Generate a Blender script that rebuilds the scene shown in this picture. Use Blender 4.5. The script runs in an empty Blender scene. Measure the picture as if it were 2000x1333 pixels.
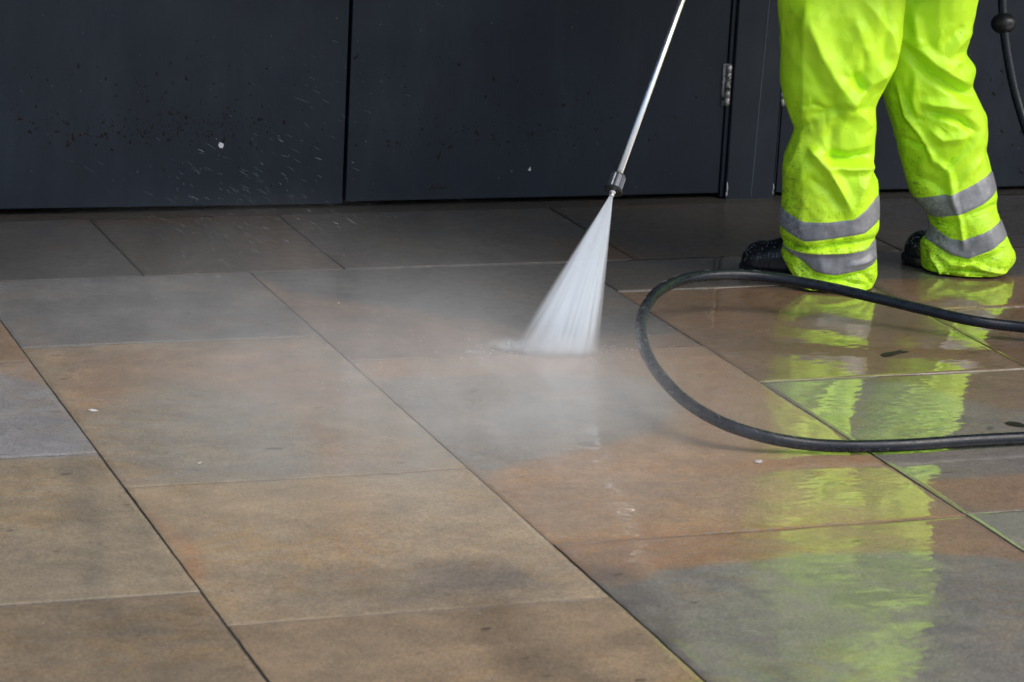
import bpy, bmesh, math, random
import numpy as np
from mathutils import Vector, Matrix, noise
R = math.radians
S = bpy.context.scene
COL = S.collection

# ------------------------------------------------------------------ camera
YAW, PITCH, ROLL, FPX = R(20.668), R(14.6426), R(2.9936), 5802.33
CAM = np.array([-2.3269, -7.6959, 1.75])
_f = np.array([math.sin(YAW)*math.cos(PITCH), math.cos(YAW)*math.cos(PITCH), -math.sin(PITCH)])
_r = np.array([math.cos(YAW), -math.sin(YAW), 0.0]); _u = np.cross(_r, _f)
_r2 = _r*math.cos(ROLL)+_u*math.sin(ROLL); _u2 = -_r*math.sin(ROLL)+_u*math.cos(ROLL)
cd = bpy.data.cameras.new('camera'); cam = bpy.data.objects.new('camera', cd); COL.objects.link(cam)
M = Matrix.Identity(4)
for i in range(3):
    M[i][0], M[i][1], M[i][2], M[i][3] = _r2[i], _u2[i], -_f[i], CAM[i]
cam.matrix_world = M
cd.sensor_width = 36; cd.lens = FPX/2000*36; cd.clip_start = .1; cd.clip_end = 400
cd.dof.use_dof = True; cd.dof.focus_distance = 6.9; cd.dof.aperture_fstop = 8
S.camera = cam

# ------------------------------------------------------------------ light
SUN_EL, SUN_AZ = R(48), R(130)      # azimuth from +Y clockwise: behind the camera, to its right
w = bpy.data.worlds.new('World'); S.world = w; w.use_nodes = True
nt = w.node_tree; bg = nt.nodes['Background']
sk = nt.nodes.new('ShaderNodeTexSky'); sk.sky_type = 'NISHITA'; sk.sun_disc = False
sk.sun_elevation = SUN_EL; sk.sun_rotation = SUN_AZ; sk.dust_density = 3.0; sk.air_density = 1.1
nt.links.new(sk.outputs[0], bg.inputs[0]); bg.inputs[1].default_value = .15
sd = bpy.data.lights.new('sun', 'SUN'); sd.energy = 1.3; sd.angle = R(50); sd.color = (1, .96, .90)
so = bpy.data.objects.new('sun', sd); COL.objects.link(so)
dirv = Vector((math.sin(SUN_AZ)*math.cos(SUN_EL), math.cos(SUN_AZ)*math.cos(SUN_EL), math.sin(SUN_EL)))
so.rotation_euler = dirv.to_track_quat('Z', 'Y').to_euler()
S.view_settings.view_transform = 'Standard'; S.view_settings.look = 'None'
S.view_settings.exposure = 0.55; S.view_settings.gamma = 1
S.cycles.use_denoising = True
S.cycles.volume_bounces = 8
S.cycles.max_bounces = 14
S.cycles.volume_step_rate = 1.0

# ------------------------------------------------------------------ photo -> world helpers
def ray(x, y): return _f*FPX+_r2*(x-1000)-_u2*(y-666.5)
def g(x, y, z=0.0):
    d = ray(x, y); return CAM+d*((z-CAM[2])/d[2])
def onY(x, y, Y):
    d = ray(x, y); return CAM+d*((Y-CAM[1])/d[1])
def lin(c):
    return tuple(((v/255)/12.92 if v/255 <= .04045 else ((v/255+.055)/1.055)**2.4) for v in c)

# ------------------------------------------------------------------ object helpers
def link(name, me, mat=None, parent=None, smooth=True):
    o = bpy.data.objects.new(name, me); COL.objects.link(o)
    if mat is not None:
        for m in (mat if isinstance(mat, (list, tuple)) else [mat]): me.materials.append(m)
    if parent is not None: o.parent = parent
    if smooth and len(me.polygons): me.polygons.foreach_set('use_smooth', [True]*len(me.polygons))
    return o
def tag(o, label=None, cat=None, group=None, kind=None):
    if label: o['label'] = label
    if cat: o['category'] = cat
    if group: o['group'] = group
    if kind: o['kind'] = kind
    return o
def empty(name, loc=(0, 0, 0), rz=0.0):
    o = bpy.data.objects.new(name, None); COL.objects.link(o); o.location = loc; o.rotation_euler = (0, 0, rz)
    o.empty_display_size = .1
    return o
def mesh(name, v, f):
    me = bpy.data.meshes.new(name); me.from_pydata([tuple(p) for p in v], [], [tuple(q) for q in f]); me.update(); return me
class MB:
    def __init__(s): s.v = []; s.f = []
    def add(s, v, f):
        n = len(s.v); s.v += [tuple(p) for p in v]; s.f += [tuple(i+n for i in q) for q in f]; return s
    def box(s, x0, x1, y0, y1, z0, z1):
        return s.add([(x0,y0,z0),(x1,y0,z0),(x1,y1,z0),(x0,y1,z0),(x0,y0,z1),(x1,y0,z1),(x1,y1,z1),(x0,y1,z1)],
                     [(3,2,1,0),(4,5,6,7),(0,1,5,4),(1,2,6,5),(2,3,7,6),(3,0,4,7)])
    def tube(s, pts, rad, n=16, caps=True):
        pts = [Vector(p) for p in pts]
        rad = rad if isinstance(rad, (list, tuple)) else [rad]*len(pts)
        t = [(pts[min(i+1, len(pts)-1)]-pts[max(i-1, 0)]).normalized() for i in range(len(pts))]
        a = t[0].orthogonal().normalized(); v = []
        for i, p in enumerate(pts):
            a = (a-t[i]*a.dot(t[i])).normalized(); b = t[i].cross(a)
            for k in range(n):
                th = 2*math.pi*k/n; v.append(p+(a*math.cos(th)+b*math.sin(th))*rad[i])
        f = [(i*n+k, i*n+(k+1) % n, (i+1)*n+(k+1) % n, (i+1)*n+k) for i in range(len(pts)-1) for k in range(n)]
        if caps: f += [tuple(range(n-1, -1, -1)), tuple((len(pts)-1)*n+k for k in range(n))]
        return s.add(v, f)
    def ball(s, c, r, n=16, m=10):
        c = Vector(c); r = Vector(r) if not isinstance(r, (int, float)) else Vector((r, r, r)); v = [c+Vector((0, 0, r.z))]
        for i in range(1, m):
            ph = math.pi*i/m
            for k in range(n):
                th = 2*math.pi*k/n
                v.append(c+Vector((r.x*math.sin(ph)*math.cos(th), r.y*math.sin(ph)*math.sin(th), r.z*math.cos(ph))))
        v.append(c-Vector((0, 0, r.z))); L = len(v)-1
        f = [(0, 1+k, 1+(k+1) % n) for k in range(n)]
        f += [(1+i*n+k, 1+(i+1)*n+k, 1+(i+1)*n+(k+1) % n, 1+i*n+(k+1) % n) for i in range(m-2) for k in range(n)]
        f += [(L, 1+(m-2)*n+(k+1) % n, 1+(m-2)*n+k) for k in range(n)]
        return s.add(v, f)
    def build(s, name, mat, parent=None, smooth=True, bevel=0, seg=2):
        o = link(name, mesh(name, s.v, s.f), mat, parent, smooth)
        if bevel:
            b = o.modifiers.new('bevel', 'BEVEL'); b.width = bevel; b.segments = seg; b.limit_method = 'ANGLE'; b.angle_limit = R(40)
            if smooth: o.modifiers.new('wn', 'WEIGHTED_NORMAL')
        return o
def catmull(P, n=12):
    P = [np.array(p, float) for p in P]; P = [2*P[0]-P[1]]+P+[2*P[-1]-P[-2]]; out = []
    for i in range(1, len(P)-2):
        a, b, c, d = P[i-1:i+3]
        for k in range(n):
            t = k/n; out.append(.5*((2*b)+(c-a)*t+(2*a-5*b+4*c-d)*t*t+(3*b-a-3*c+d)*t**3))
    out.append(P[-2]); return out

# ------------------------------------------------------------------ material helpers
class NT:
    def __init__(s, name):
        s.m = bpy.data.materials.new(name); s.m.use_nodes = True; s.t = s.m.node_tree
        s.b = s.t.nodes['Principled BSDF']; s.out = s.t.nodes['Material Output']
    def n(s, typ, **k):
        o = s.t.nodes.new(typ)
        for a, v in k.items():
            if a.startswith('i_'): s.set(o.inputs[a[2:].replace('_', ' ')], v)
            else: setattr(o, a, v)
        return o
    def set(s, inp, v):
        if isinstance(v, bpy.types.NodeSocket): s.t.links.new(v, inp)
        else: inp.default_value = v
    def p(s, **k):
        for a, v in k.items(): s.set(s.b.inputs[a.replace('_', ' ')], v)
    def noise(s, vec, scale, detail=4, rough=.5, dist=0):
        o = s.n('ShaderNodeTexNoise'); s.set(o.inputs['Vector'], vec); o.inputs['Scale'].default_value = scale
        o.inputs['Detail'].default_value = detail; o.inputs['Roughness'].default_value = rough; o.inputs['Distortion'].default_value = dist
        return o.outputs['Fac']
    def math(s, op, a, b=0.0, c=None, clamp=False):
        o = s.n('ShaderNodeMath', operation=op, use_clamp=clamp); s.set(o.inputs[0], a); s.set(o.inputs[1], b)
        if c is not None: s.set(o.inputs[2], c)
        return o.outputs[0]
    def ramp(s, v, a, b, lo=0.0, hi=1.0, smooth=True):
        o = s.n('ShaderNodeMapRange', interpolation_type='SMOOTHSTEP' if smooth else 'LINEAR')
        for i, x in enumerate((v, a, b, lo, hi)): s.set(o.inputs[i], x)
        return o.outputs[0]
    def mix(s, f, a, b, mode='MIX'):
        o = s.n('ShaderNodeMix', data_type='RGBA', blend_type=mode)
        s.set(o.inputs[0], f); s.set(o.inputs[6], a if isinstance(a, bpy.types.NodeSocket) else (*a[:3], 1)); s.set(o.inputs[7], b if isinstance(b, bpy.types.NodeSocket) else (*b[:3], 1))
        return o.outputs[2]
    def scale(s, vec, sc):
        o = s.n('ShaderNodeVectorMath', operation='MULTIPLY'); s.set(o.inputs[0], vec); o.inputs[1].default_value = sc; return o.outputs[0]
    def bump(s, h, strength, dist, normal=None):
        o = s.n('ShaderNodeBump'); s.set(o.inputs['Height'], h); o.inputs['Strength'].default_value = strength; o.inputs['Distance'].default_value = dist
        if normal is not None: s.set(o.inputs['Normal'], normal)
        return o.outputs[0]
    def obj(s): return s.n('ShaderNodeTexCoord').outputs['Object']
    def pos(s): return s.n('ShaderNodeNewGeometry').outputs['Position']
    def attr(s, name, out='Fac'): return s.n('ShaderNodeAttribute', attribute_name=name).outputs[out]

def simple(name, col, rough=.5, metal=0.0, var=.15, vscale=20, bump=0, bscale=200, coat=0):
    k = NT(name); P = k.obj(); n = k.noise(P, vscale, 5, .6)
    k.p(Base_Color=k.mix(n, tuple(c*(1-var) for c in col), tuple(min(1, c*(1+var)) for c in col)), Metallic=metal)
    k.p(Roughness=k.ramp(k.noise(P, vscale*2, 3), .3, .7, max(.02, rough-.08), rough+.08), Coat_Weight=coat)
    if bump: k.p(Normal=k.bump(k.noise(P, bscale, 4), .5, bump))
    return k.m

# paving -------------------------------------------------------------
def mat_paving():
    k = NT('wet_sandstone'); P = k.pos(); c = k.attr('pigment', 'Color'); wet = k.attr('wet')
    sx = k.scale(P, (1.0, 1.0, 1.0))
    warp = k.noise(P, 3.0, 3)
    big = k.noise(P, 5, 5, .6, .6)
    streak = k.noise(k.scale(P, (4.0, 5.0, 1.0)), 3.2, 6, .68, .5)
    streakb = k.noise(k.scale(P, (1.0, 1.5, 1.0)), 5.0, 6, .66, 1.2)
    grain = k.noise(P, 160, 4, .75)
    m1 = k.mix(k.ramp(streak, .33, .68), (.91, .91, .92), (1.09, 1.08, 1.07))
    m2 = k.mix(k.ramp(big, .3, .7), (.92, .93, .94), (1.09, 1.07, 1.04))
    m3 = k.mix(k.ramp(grain, .3, .7), (.70, .70, .71), (1.28, 1.28, 1.26))
    col = k.mix(1.0, c, m1, 'MULTIPLY'); col = k.mix(1.0, col, m2, 'MULTIPLY'); col = k.mix(1.0, col, m3, 'MULTIPLY')
    # ochre blush carried by the bedding of the stone
    blush = k.ramp(streakb, .5, .74, 0, .2)
    col = k.mix(blush, col, k.mix(1.0, col, (1.22, 1.0, .70), 'MULTIPLY'))
    vn = k.noise(k.scale(P, (1.0, 1.6, 1.0)), 1.9, 3, .45, .4)
    fr = k.math('FRACT', k.math('MULTIPLY', vn, 13)); vein = k.ramp(k.math('ABSOLUTE', k.math('SUBTRACT', fr, .5)), 0, .34, 1, 0)
    vein = k.math('MULTIPLY', vein, k.ramp(k.noise(P, 2.3, 2), .42, .60, 0, .42))
    col = k.mix(vein, col, k.mix(1.0, col, (1.10, .92, .66), "MULTIPLY"))
    pit = k.noise(P, 330, 2, .6); col = k.mix(k.ramp(pit, .60, .70, 0, .5), col, (.05, .045, .04))
    # dark lichen spots / gum stains
    sp = k.noise(k.scale(P, (1.0, 1.7, 1.0)), 13, 2, .5)
    col = k.mix(k.ramp(sp, .70, .76, 0, .55), col, (.022, .022, .025))
    sp2 = k.noise(P, 60, 2, .5)
    col = k.mix(k.ramp(sp2, .73, .78, 0, .5), col, (.02, .02, .02))
    # pale chips
    sp3 = k.noise(k.n('ShaderNodeVectorMath', operation='ADD', i_Vector=P).outputs[0], 90, 1, .4)
    col = k.mix(k.ramp(sp3, .79, .81, 0, .6), col, (.55, .55, .52))
    k.p(Base_Color=col)
    # fine stone relief under the water, and the rippled skin of the water itself
    relief = k.math('ADD', k.math('MULTIPLY', grain, .4), k.noise(P, 45, 4, .6))
    nb = k.bump(relief, .35, .0012)
    rough = k.ramp(k.noise(P, 30, 3), .3, .7, .34, .52)
    k.p(Roughness=rough, Normal=nb, IOR=1.45, Specular_IOR_Level=.35)
    rip = k.noise(k.scale(P, (.4, 1.0, 1.0)), 42, 1, .5, .2)
    rip2 = k.noise(P, 85, 2, .5)
    h = k.math('ADD', rip, k.math('MULTIPLY', k.noise(P, 11, 2, .5), 2.0))
    nbc = k.bump(h, 1.0, .00040)
    film = k.ramp(k.math('ADD', wet, k.math('MULTIPLY', k.math('SUBTRACT', k.noise(P, 7, 5, .65), .5), .9)), .25, .6, 0, 1)
    k.p(Coat_Weight=k.math('MULTIPLY', k.ramp(film, 0, 1, .35, 1.0), k.ramp(wet, -.8, -.3)), Coat_Roughness=k.ramp(film, 0, 1, .25, .0), Coat_IOR=1.9, Coat_Normal=nbc)
    return k.m

def mat_door(name, col=(.0094, .0158, .0260)):
    k = NT(name); P = k.pos()
    v = k.noise(k.scale(P, (60.0, 60.0, 2.0)), 3, 5, .7)      # brushed paint, vertical
    h = k.noise(k.scale(P, (2.0, 2.0, 60.0)), 3, 4, .7)
    big = k.noise(P, 2.2, 5, .6)
    base = k.mix(k.ramp(big, .3, .7), tuple(x*.84 for x in col), tuple(x*1.18 for x in col))
    base = k.mix(1.0, base, k.mix(v, (.8, .8, .8), (1.2, 1.2, 1.2)), 'MULTIPLY')
    # thin grime and splash marks, denser low down where the paving throws it
    sep = k.n('ShaderNodeSeparateXYZ'); k.set(sep.inputs[0], P)
    band = k.math('MULTIPLY', k.ramp(sep.outputs[2], .02, .17, .3, 1), k.ramp(sep.outputs[2], .25, .75, 1, .12))
    n1 = k.noise(P, 110, 2, .6); n2 = k.noise(P, 6, 3, .6)
    thr = k.math('ADD', n1, k.math('MULTIPLY', k.math('MULTIPLY', band, k.ramp(n2, .35, .7)), .13))
    base = k.mix(k.ramp(thr, .75, .80, 0, .8), base, (.009, .008, .007))
    n3 = k.noise(k.scale(P, (1.0, 1.0, .7)), 150, 1, .4)
    base = k.mix(k.ramp(n3, .80, .83, 0, .5), base, (.22, .23, .24))
    wash = k.noise(k.scale(P, (5.0, 5.0, 1.2)), 2.5, 4, .6)
    base = k.mix(k.ramp(wash, .45, .8, 0, .22), base, (.034, .048, .064))
    k.p(Base_Color=base, Roughness=k.ramp(n2, .3, .7, .42, .6), Specular_IOR_Level=.28)
    k.p(Normal=k.bump(k.math('ADD', v, k.math('MULTIPLY', h, .5)), .35, .0006))
    return k.m

def mat_hivis():
    k = NT('hivis_fabric'); P = k.obj(); dirt = k.attr('dirt')
    n = k.noise(P, 9, 4, .55)
    base = k.mix(k.ramp(n, .35, .7), (.52, .90, .018), (.62, .97, .030))
    seam = k.ramp(k.noise(P, 30, 5, .7), .45, .75)
    base = k.mix(k.math('MULTIPLY', seam, k.math('MULTIPLY', dirt, .55)), base, (.16, .27, .02))
    sp = k.math('ADD', k.noise(P, 210, 2, .6), k.math('MULTIPLY', dirt, .12))
    base = k.mix(k.ramp(sp, .70, .77, 0, .8), base, (.05, .07, .02))
    sm = k.math('ADD', k.noise(k.scale(P, (1.0, 1.0, 3.0)), 26, 5, .75, 1.2), k.math('MULTIPLY', dirt, .16))
    base = k.mix(k.ramp(sm, .66, .79, 0, .65), base, (.10, .13, .03))
    k.p(Base_Color=base, Roughness=.42, Specular_IOR_Level=.35)
    wv = k.noise(P, 60, 4, .6)
    wp = k.n('ShaderNodeVectorMath', operation='ADD'); k.set(wp.inputs[0], P); nc = k.n('ShaderNodeTexNoise'); k.set(nc.inputs['Vector'], P); nc.inputs['Scale'].default_value = 7
    k.set(wp.inputs[1], k.scale(nc.outputs['Color'], (.09, .09, .14)))
    vo = k.n('ShaderNodeTexVoronoi', feature='DISTANCE_TO_EDGE'); k.set(vo.inputs['Vector'], k.scale(wp.outputs[0], (1.0, 1.0, .7))); vo.inputs['Scale'].default_value = 13
    cr = k.ramp(vo.outputs['Distance'], 0, .35, 1, 0, False)
    cr = k.math('MULTIPLY', cr, k.ramp(k.noise(P, 8, 2), .42, .62))
    k.p(Normal=k.bump(wv, .4, .0016, k.bump(cr, .5, .009)))
    return k.m
def mat_band():
    k = NT('reflective_tape'); P = k.obj(); dirt = k.attr('dirt')
    n = k.noise(P, 60, 5, .7)
    base = k.mix(k.ramp(n, .3, .7), (.185, .19, .205), (.245, .25, .265))
    chip = k.math('ADD', k.noise(P, 110, 5, .8), k.math('MULTIPLY', dirt, .15))
    base = k.mix(k.ramp(chip, .60, .68, 0, .8), base, (.40, .41, .42))
    sm = k.math('ADD', k.noise(P, 40, 5, .75), k.math('MULTIPLY', dirt, .1))
    base = k.mix(k.ramp(sm, .62, .74, 0, .6), base, (.09, .095, .085))
    k.p(Base_Color=base, Roughness=.45, Metallic=.15, Normal=k.bump(k.noise(P, 90, 3), .3, .001))
    return k.m
def mat_rubber(name, col=(.016, .018, .021), wear=.12):
    k = NT(name); P = k.obj(); n = k.noise(P, 45, 5, .7)
    b = k.mix(k.ramp(n, .4, .7), col, tuple(c*1.7 for c in col))
    sc = k.noise(k.scale(P, (1.0, 1.0, 1.0)), 120, 3, .8)
    b = k.mix(k.ramp(sc, .68, .76, 0, .55), b, (wear, wear, wear*1.05))
    k.p(Base_Color=b, Roughness=k.ramp(k.noise(P, 60, 3), .3, .7, .18, .42), Specular_IOR_Level=.32, Normal=k.bump(k.noise(P, 180, 3), .4, .0008))
    return k.m

M_PAVE = mat_paving(); M_DOOR = mat_door('door_paint'); M_POST = mat_door('post_paint', (.0140, .0205, .031))
M_HIVIS = mat_hivis(); M_BAND = mat_band(); M_RUBBER = mat_rubber('hose_rubber', (.0065, .0095, .0145)); M_BOOT = mat_rubber('boot_rubber', (.010, .010, .011), .28)
M_SOLE = mat_rubber('sole_rubber', (.012, .012, .012), .06)
M_STEEL = simple('polished_steel', (.93, .93, .94), .38, 1.0, .08, 30)
M_BRASS = simple('worn_brass', (.5, .38, .2), .4, 1.0, .2, 60)
M_GUARD = simple('nozzle_grey', (.10, .11, .13), .35, .3, .2, 80)
M_BLACK = simple('black_plastic', (.012, .013, .014), .4, 0, .2, 80)
M_JOINT = simple('joint_grit', (.075, .068, .058), .45, 0, .5, 60, .003, 150, .5)
M_MOSS = simple('joint_moss', (.035, .05, .008), .7, 0, .5, 90, .003, 200)
M_MORTAR = simple('mortar', (.17, .17, .16), .6, 0, .3, 100, .002, 200)
M_SKIN = simple('skin', (.52, .30, .21), .5, 0, .08, 30)
M_HAIR = simple('hair', (.025, .017, .012), .6, 0, .3, 150, .003, 250)
M_DARK = simple('dark_recess', (.006, .006, .007), .8)
M_SOFFIT = simple('soffit_panel', (.10, .105, .11), .6)
M_PAPER = simple('paper', (.62, .63, .64), .6, 0, .1, 100)
M_LEAF = simple('wet_leaf', (.006, .006, .005), .6, 0, .4, 90)
M_DROP = simple('droplet', (.36, .41, .47), .15, 0, .05, 50)
M_GUM = simple('gum', (.42, .40, .38), .6, 0, .2, 100)
k = NT('worn_hinge'); P = k.obj(); n = k.noise(P, 75, 4, .7)
worn = k.ramp(n, .44, .52)
k.p(Base_Color=k.mix(worn, (.02, .027, .035), (.42, .40, .38)), Metallic=k.math('MULTIPLY', worn, .5), Roughness=.45); M_HINGE = k.m

# ================================================================== PAVING
rnd = random.Random(4)
XS = [-4.6, -3.3, -2.45, -1.80, -1.09, -.392, .475, 1.165, 1.95, 2.7, 3.6, 4.6]
CUT = {3: [-.68, -1.42, -2.12, -2.954, -3.75],            # columns of slabs: cross joints, from the doors outward
       4: [-.68, -1.308, -2.356, -3.128, -4.1],
       5: [-.68, -1.536, -2.836, -3.9],
       6: [-.68, -1.0, -1.855, -2.822, -3.8],
       7: [-.68, -1.30, -2.1, -3.0, -3.9]}
slabs = []
rowA = [-4.6, -3.6, -2.9, -2.2, -1.45, -.663, -.144, .652, 1.435, 2.2, 3.0, 3.8, 4.6]
for i in range(len(rowA)-1): slabs.append((rowA[i], rowA[i+1], -.68, -.03, 'A'))
for i in range(len(XS)-1):
    ys = list(CUT.get(i, [-.68]))
    while ys[-1] > -8.8: ys.append(ys[-1]-rnd.choice([.62, .8, .95, 1.1]))
    for j in range(len(ys)-1): slabs.append((XS[i], XS[i+1], ys[j+1], ys[j], i))

GREY, TAN, OCHRE, RUST, BRN, LG, DK = (112,112,110), (128,114,92), (134,112,80), (124,84,56), (104,86,66), (130,129,126), (88,87,86)
def A(c, s=1.0):
    q = lin(c); l = sum(q)/3; sat = (max(q)-min(q))/max(q); f_ = .74-.3*max(0, sat-.5); return tuple((l+(x-l)*f_)*s*(1.16+.44*min(sat, .5)) for x in q)
# default stone of each slab in view, looked up by its centre
def slab_base(x0, x1, y0, y1, c):
    cx, cy = (x0+x1)/2, (y0+y1)/2
    T = {('A', -1.06): (100,99,97), ('A', -.40): (96,90,82), ('A', .25): (101,99,94), ('A', 1.04): (90,86,80), ('A', 1.82): (84,80,75)}
    if c == 'A':
        for (q, xx), v in T.items():
            if abs(xx-cx) < .08: return v
    tab = {3: [(-1.0, TAN), (-1.77, LG), (-2.54, (127,114,90)), (-3.35, (118,101,75))],
           4: [(-1.0, (128,127,125)), (-1.83, (132,119,98)), (-2.74, (138,120,90)), (-3.6, (128,107,76))],
           5: [(-1.1, (108,106,102)), (-2.19, (136,110,78)), (-3.37, (112,109,100))],
           6: [(-.84, (88,85,80)), (-1.43, (112,88,60)), (-2.34, (112,107,98)), (-3.3, (122,122,106))],
           7: [(-.99, (88,84,80)), (-1.7, (104,78,56)), (-2.55, (118,108,92))]}
    for yy, v in tab.get(c, []):
        if abs(yy-cy) < .1: return v
    return rnd.choice([GREY, TAN, OCHRE, LG, (120,112,100)])
# natural markings of the stone: (slab column, px outline, colour, softness m, strength)
MARKS = [
 ('A', [(480,430),(560,440),(680,530),(520,530)], (112,84,54), .10, .75),
 ('A', [(150,420),(560,418),(600,432),(140,440)], (100,72,44), .03, .8),
 ('A', [(1130,470),(1190,470),(1250,512),(1120,512)], (116,82,48), .05, .8),
 ('A', [(1180,400),(1400,393),(1400,400),(1180,410)], (110,80,44), .02, .6),
 (4, [(455,538),(520,535),(640,665),(560,665),(520,600)], (104,92,76), .05, .85),
 (3, [(-200,600),(20,620),(130,770),(60,745),(-40,722),(-200,715)], (140,116,90), .015, .9),
 (3, [(-200,715),(-40,722),(60,745),(130,770),(200,890),(-200,900)], (128,128,130), .012, 1.),
 (4, [(120,690),(600,668),(700,750),(720,800),(520,790),(330,745),(200,800),(130,800)], (142,112,82), .05, .75),
 (4, [(330,745),(420,752),(560,810),(640,900),(600,925),(320,945),(250,900),(200,820)], (126,123,112), .04, .8),
 (4, [(580,800),(620,850),(640,915),(700,915),(640,840)], (138,108,84), .02, .7),
 (4, [(290,1000),(330,1030),(385,1080),(400,1145),(375,1130),(350,1070)], (150,104,60), .012, .75),
 (4, [(630,930),(720,960),(740,1060),(700,1120),(600,1100),(640,1020)], (152,120,78), .05, .55),
 (4, [(470,1130),(900,1090),(1100,1110),(1080,1160),(820,1190),(560,1185)], (104,95,82), .06, .6),
 (4, [(800,1105),(960,1090),(1060,1125),(960,1150),(840,1145)], (92,86,80), .03, .55),
 (4, [(880,1175),(1010,1165),(1050,1260),(1100,1333),(1040,1340),(960,1290)], (92,78,60), .03, .6),
 (4, [(1060,1260),(1160,1300),(1260,1380),(1140,1380)], (90,76,58), .03, .55),
 (4, [(450,1215),(800,1195),(820,1260),(560,1290)], (112,98,78), .08, .5),
 (3, [(120,900),(190,960),(215,1070),(200,1150),(150,1150),(170,1040)], (106,98,84), .015, .7),
 (3, [(60,1190),(330,1170),(420,1240),(400,1300),(200,1320),(60,1260)], (100,90,72), .06, .7),
 (5, [(490,535),(560,566),(720,596),(850,612),(1030,640),(1120,652),(1250,655),(1380,645),(1380,690),(690,712),(590,640)], (136,108,80), .012, .95),
 (5, [(600,600),(760,610),(860,650),(760,670),(640,640)], (126,98,72), .05, .5),
 (5, [(690,705),(1360,675),(1380,700),(1300,738),(1000,735),(720,742)], (140,112,82), .015, .9),
 (5, [(720,740),(1000,733),(1270,738),(1330,770),(1320,815),(1250,850),(1130,880),(1000,905),(940,935),(850,860)], (122,124,120), .02, 1.),
 (5, [(1440,860),(1700,890),(1740,905),(1400,925),(1100,935),(960,960),(1000,925),(1200,900)], (150,112,66), .03, .75),
 (5, [(1350,690),(1420,700),(1440,760),(1400,830),(1440,900),(1400,900),(1360,830),(1390,760)], (140,100,66), .02, .6),
 (5, [(980,960),(1060,1040),(1500,1010),(1880,990),(1880,1010),(1080,1066)], (146,112,72), .03, .5),
 (5, [(1040,1055),(1960,995),(2100,1090),(2000,1096),(1900,1086),(1760,1076),(1600,1080),(1450,1096),(1300,1112),(1200,1150),(1130,1120)], (138,100,58), .010, .95),
 (5, [(1120,1110),(1230,1110),(1300,1180),(1260,1190),(1340,1280),(1400,1340),(1330,1300),(1200,1190)], (84,80,74), .03, .8),
 (5, [(1700,1100),(2000,1110),(2000,1340),(1800,1340),(1680,1240)], (98,92,92), .10, .6),
 (5, [(1260,1200),(1320,1200),(1340,1250),(1290,1260)], (80,76,70), .02, .7),
 (6, [(1205,566),(1700,553),(1700,560),(1240,585)], (112,90,64), .03, .6),
 (6, [(1600,735),(2100,705),(2100,800),(1960,800),(1880,780),(1780,748)], (116,92,62), .02, .9),
 (6, [(1500,748),(1700,745),(1760,790),(1700,880),(1640,850)], (118,120,98), .04, .7),
 (6, [(1760,895),(2100,870),(2100,925),(1960,928),(1840,935)], (110,100,95), .02, .7),
 (6, [(1790,938),(1960,928),(2100,922),(2100,990),(1890,1000)], (134,96,58), .012, .9),
 (7, [(1700,548),(2100,535),(2100,592),(1800,606)], (140,98,60), .012, .9),
 (7, [(1800,600),(2100,590),(2100,597),(1800,607)], (150,104,54), .01, .9),
]
def pip(px, py, poly):
    ins = np.zeros(px.shape, bool); n = len(poly); dist = np.full(px.shape, 1e9)
    for i in range(n):
        x1, y1 = poly[i]; x2, y2 = poly[(i+1) % n]
        cond = ((y1 > py) != (y2 > py)) & (px < (x2-x1)*(py-y1)/(y2-y1+1e-12)+x1); ins ^= cond
        dx, dy = x2-x1, y2-y1; t = np.clip(((px-x1)*dx+(py-y1)*dy)/(dx*dx+dy*dy+1e-12), 0, 1)
        dist = np.minimum(dist, np.hypot(px-x1-t*dx, py-y1-t*dy))
    return np.where(ins, dist, -dist)
WMARKS = [(c, [tuple(g(*p)[:2]) for p in poly], col, so_, st) for c, poly, col, so_, st in MARKS]
def smooth01(t): t = np.clip(t, 0, 1); return t*t*(3-2*t)
def vnoise(X, Y, s, seed=0.0):
    return np.array([noise.fractal(Vector((a*s, b*s, seed)), 1.0, 2.0, 4) for a, b in zip(X.ravel(), Y.ravel())]).reshape(X.shape)

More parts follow.
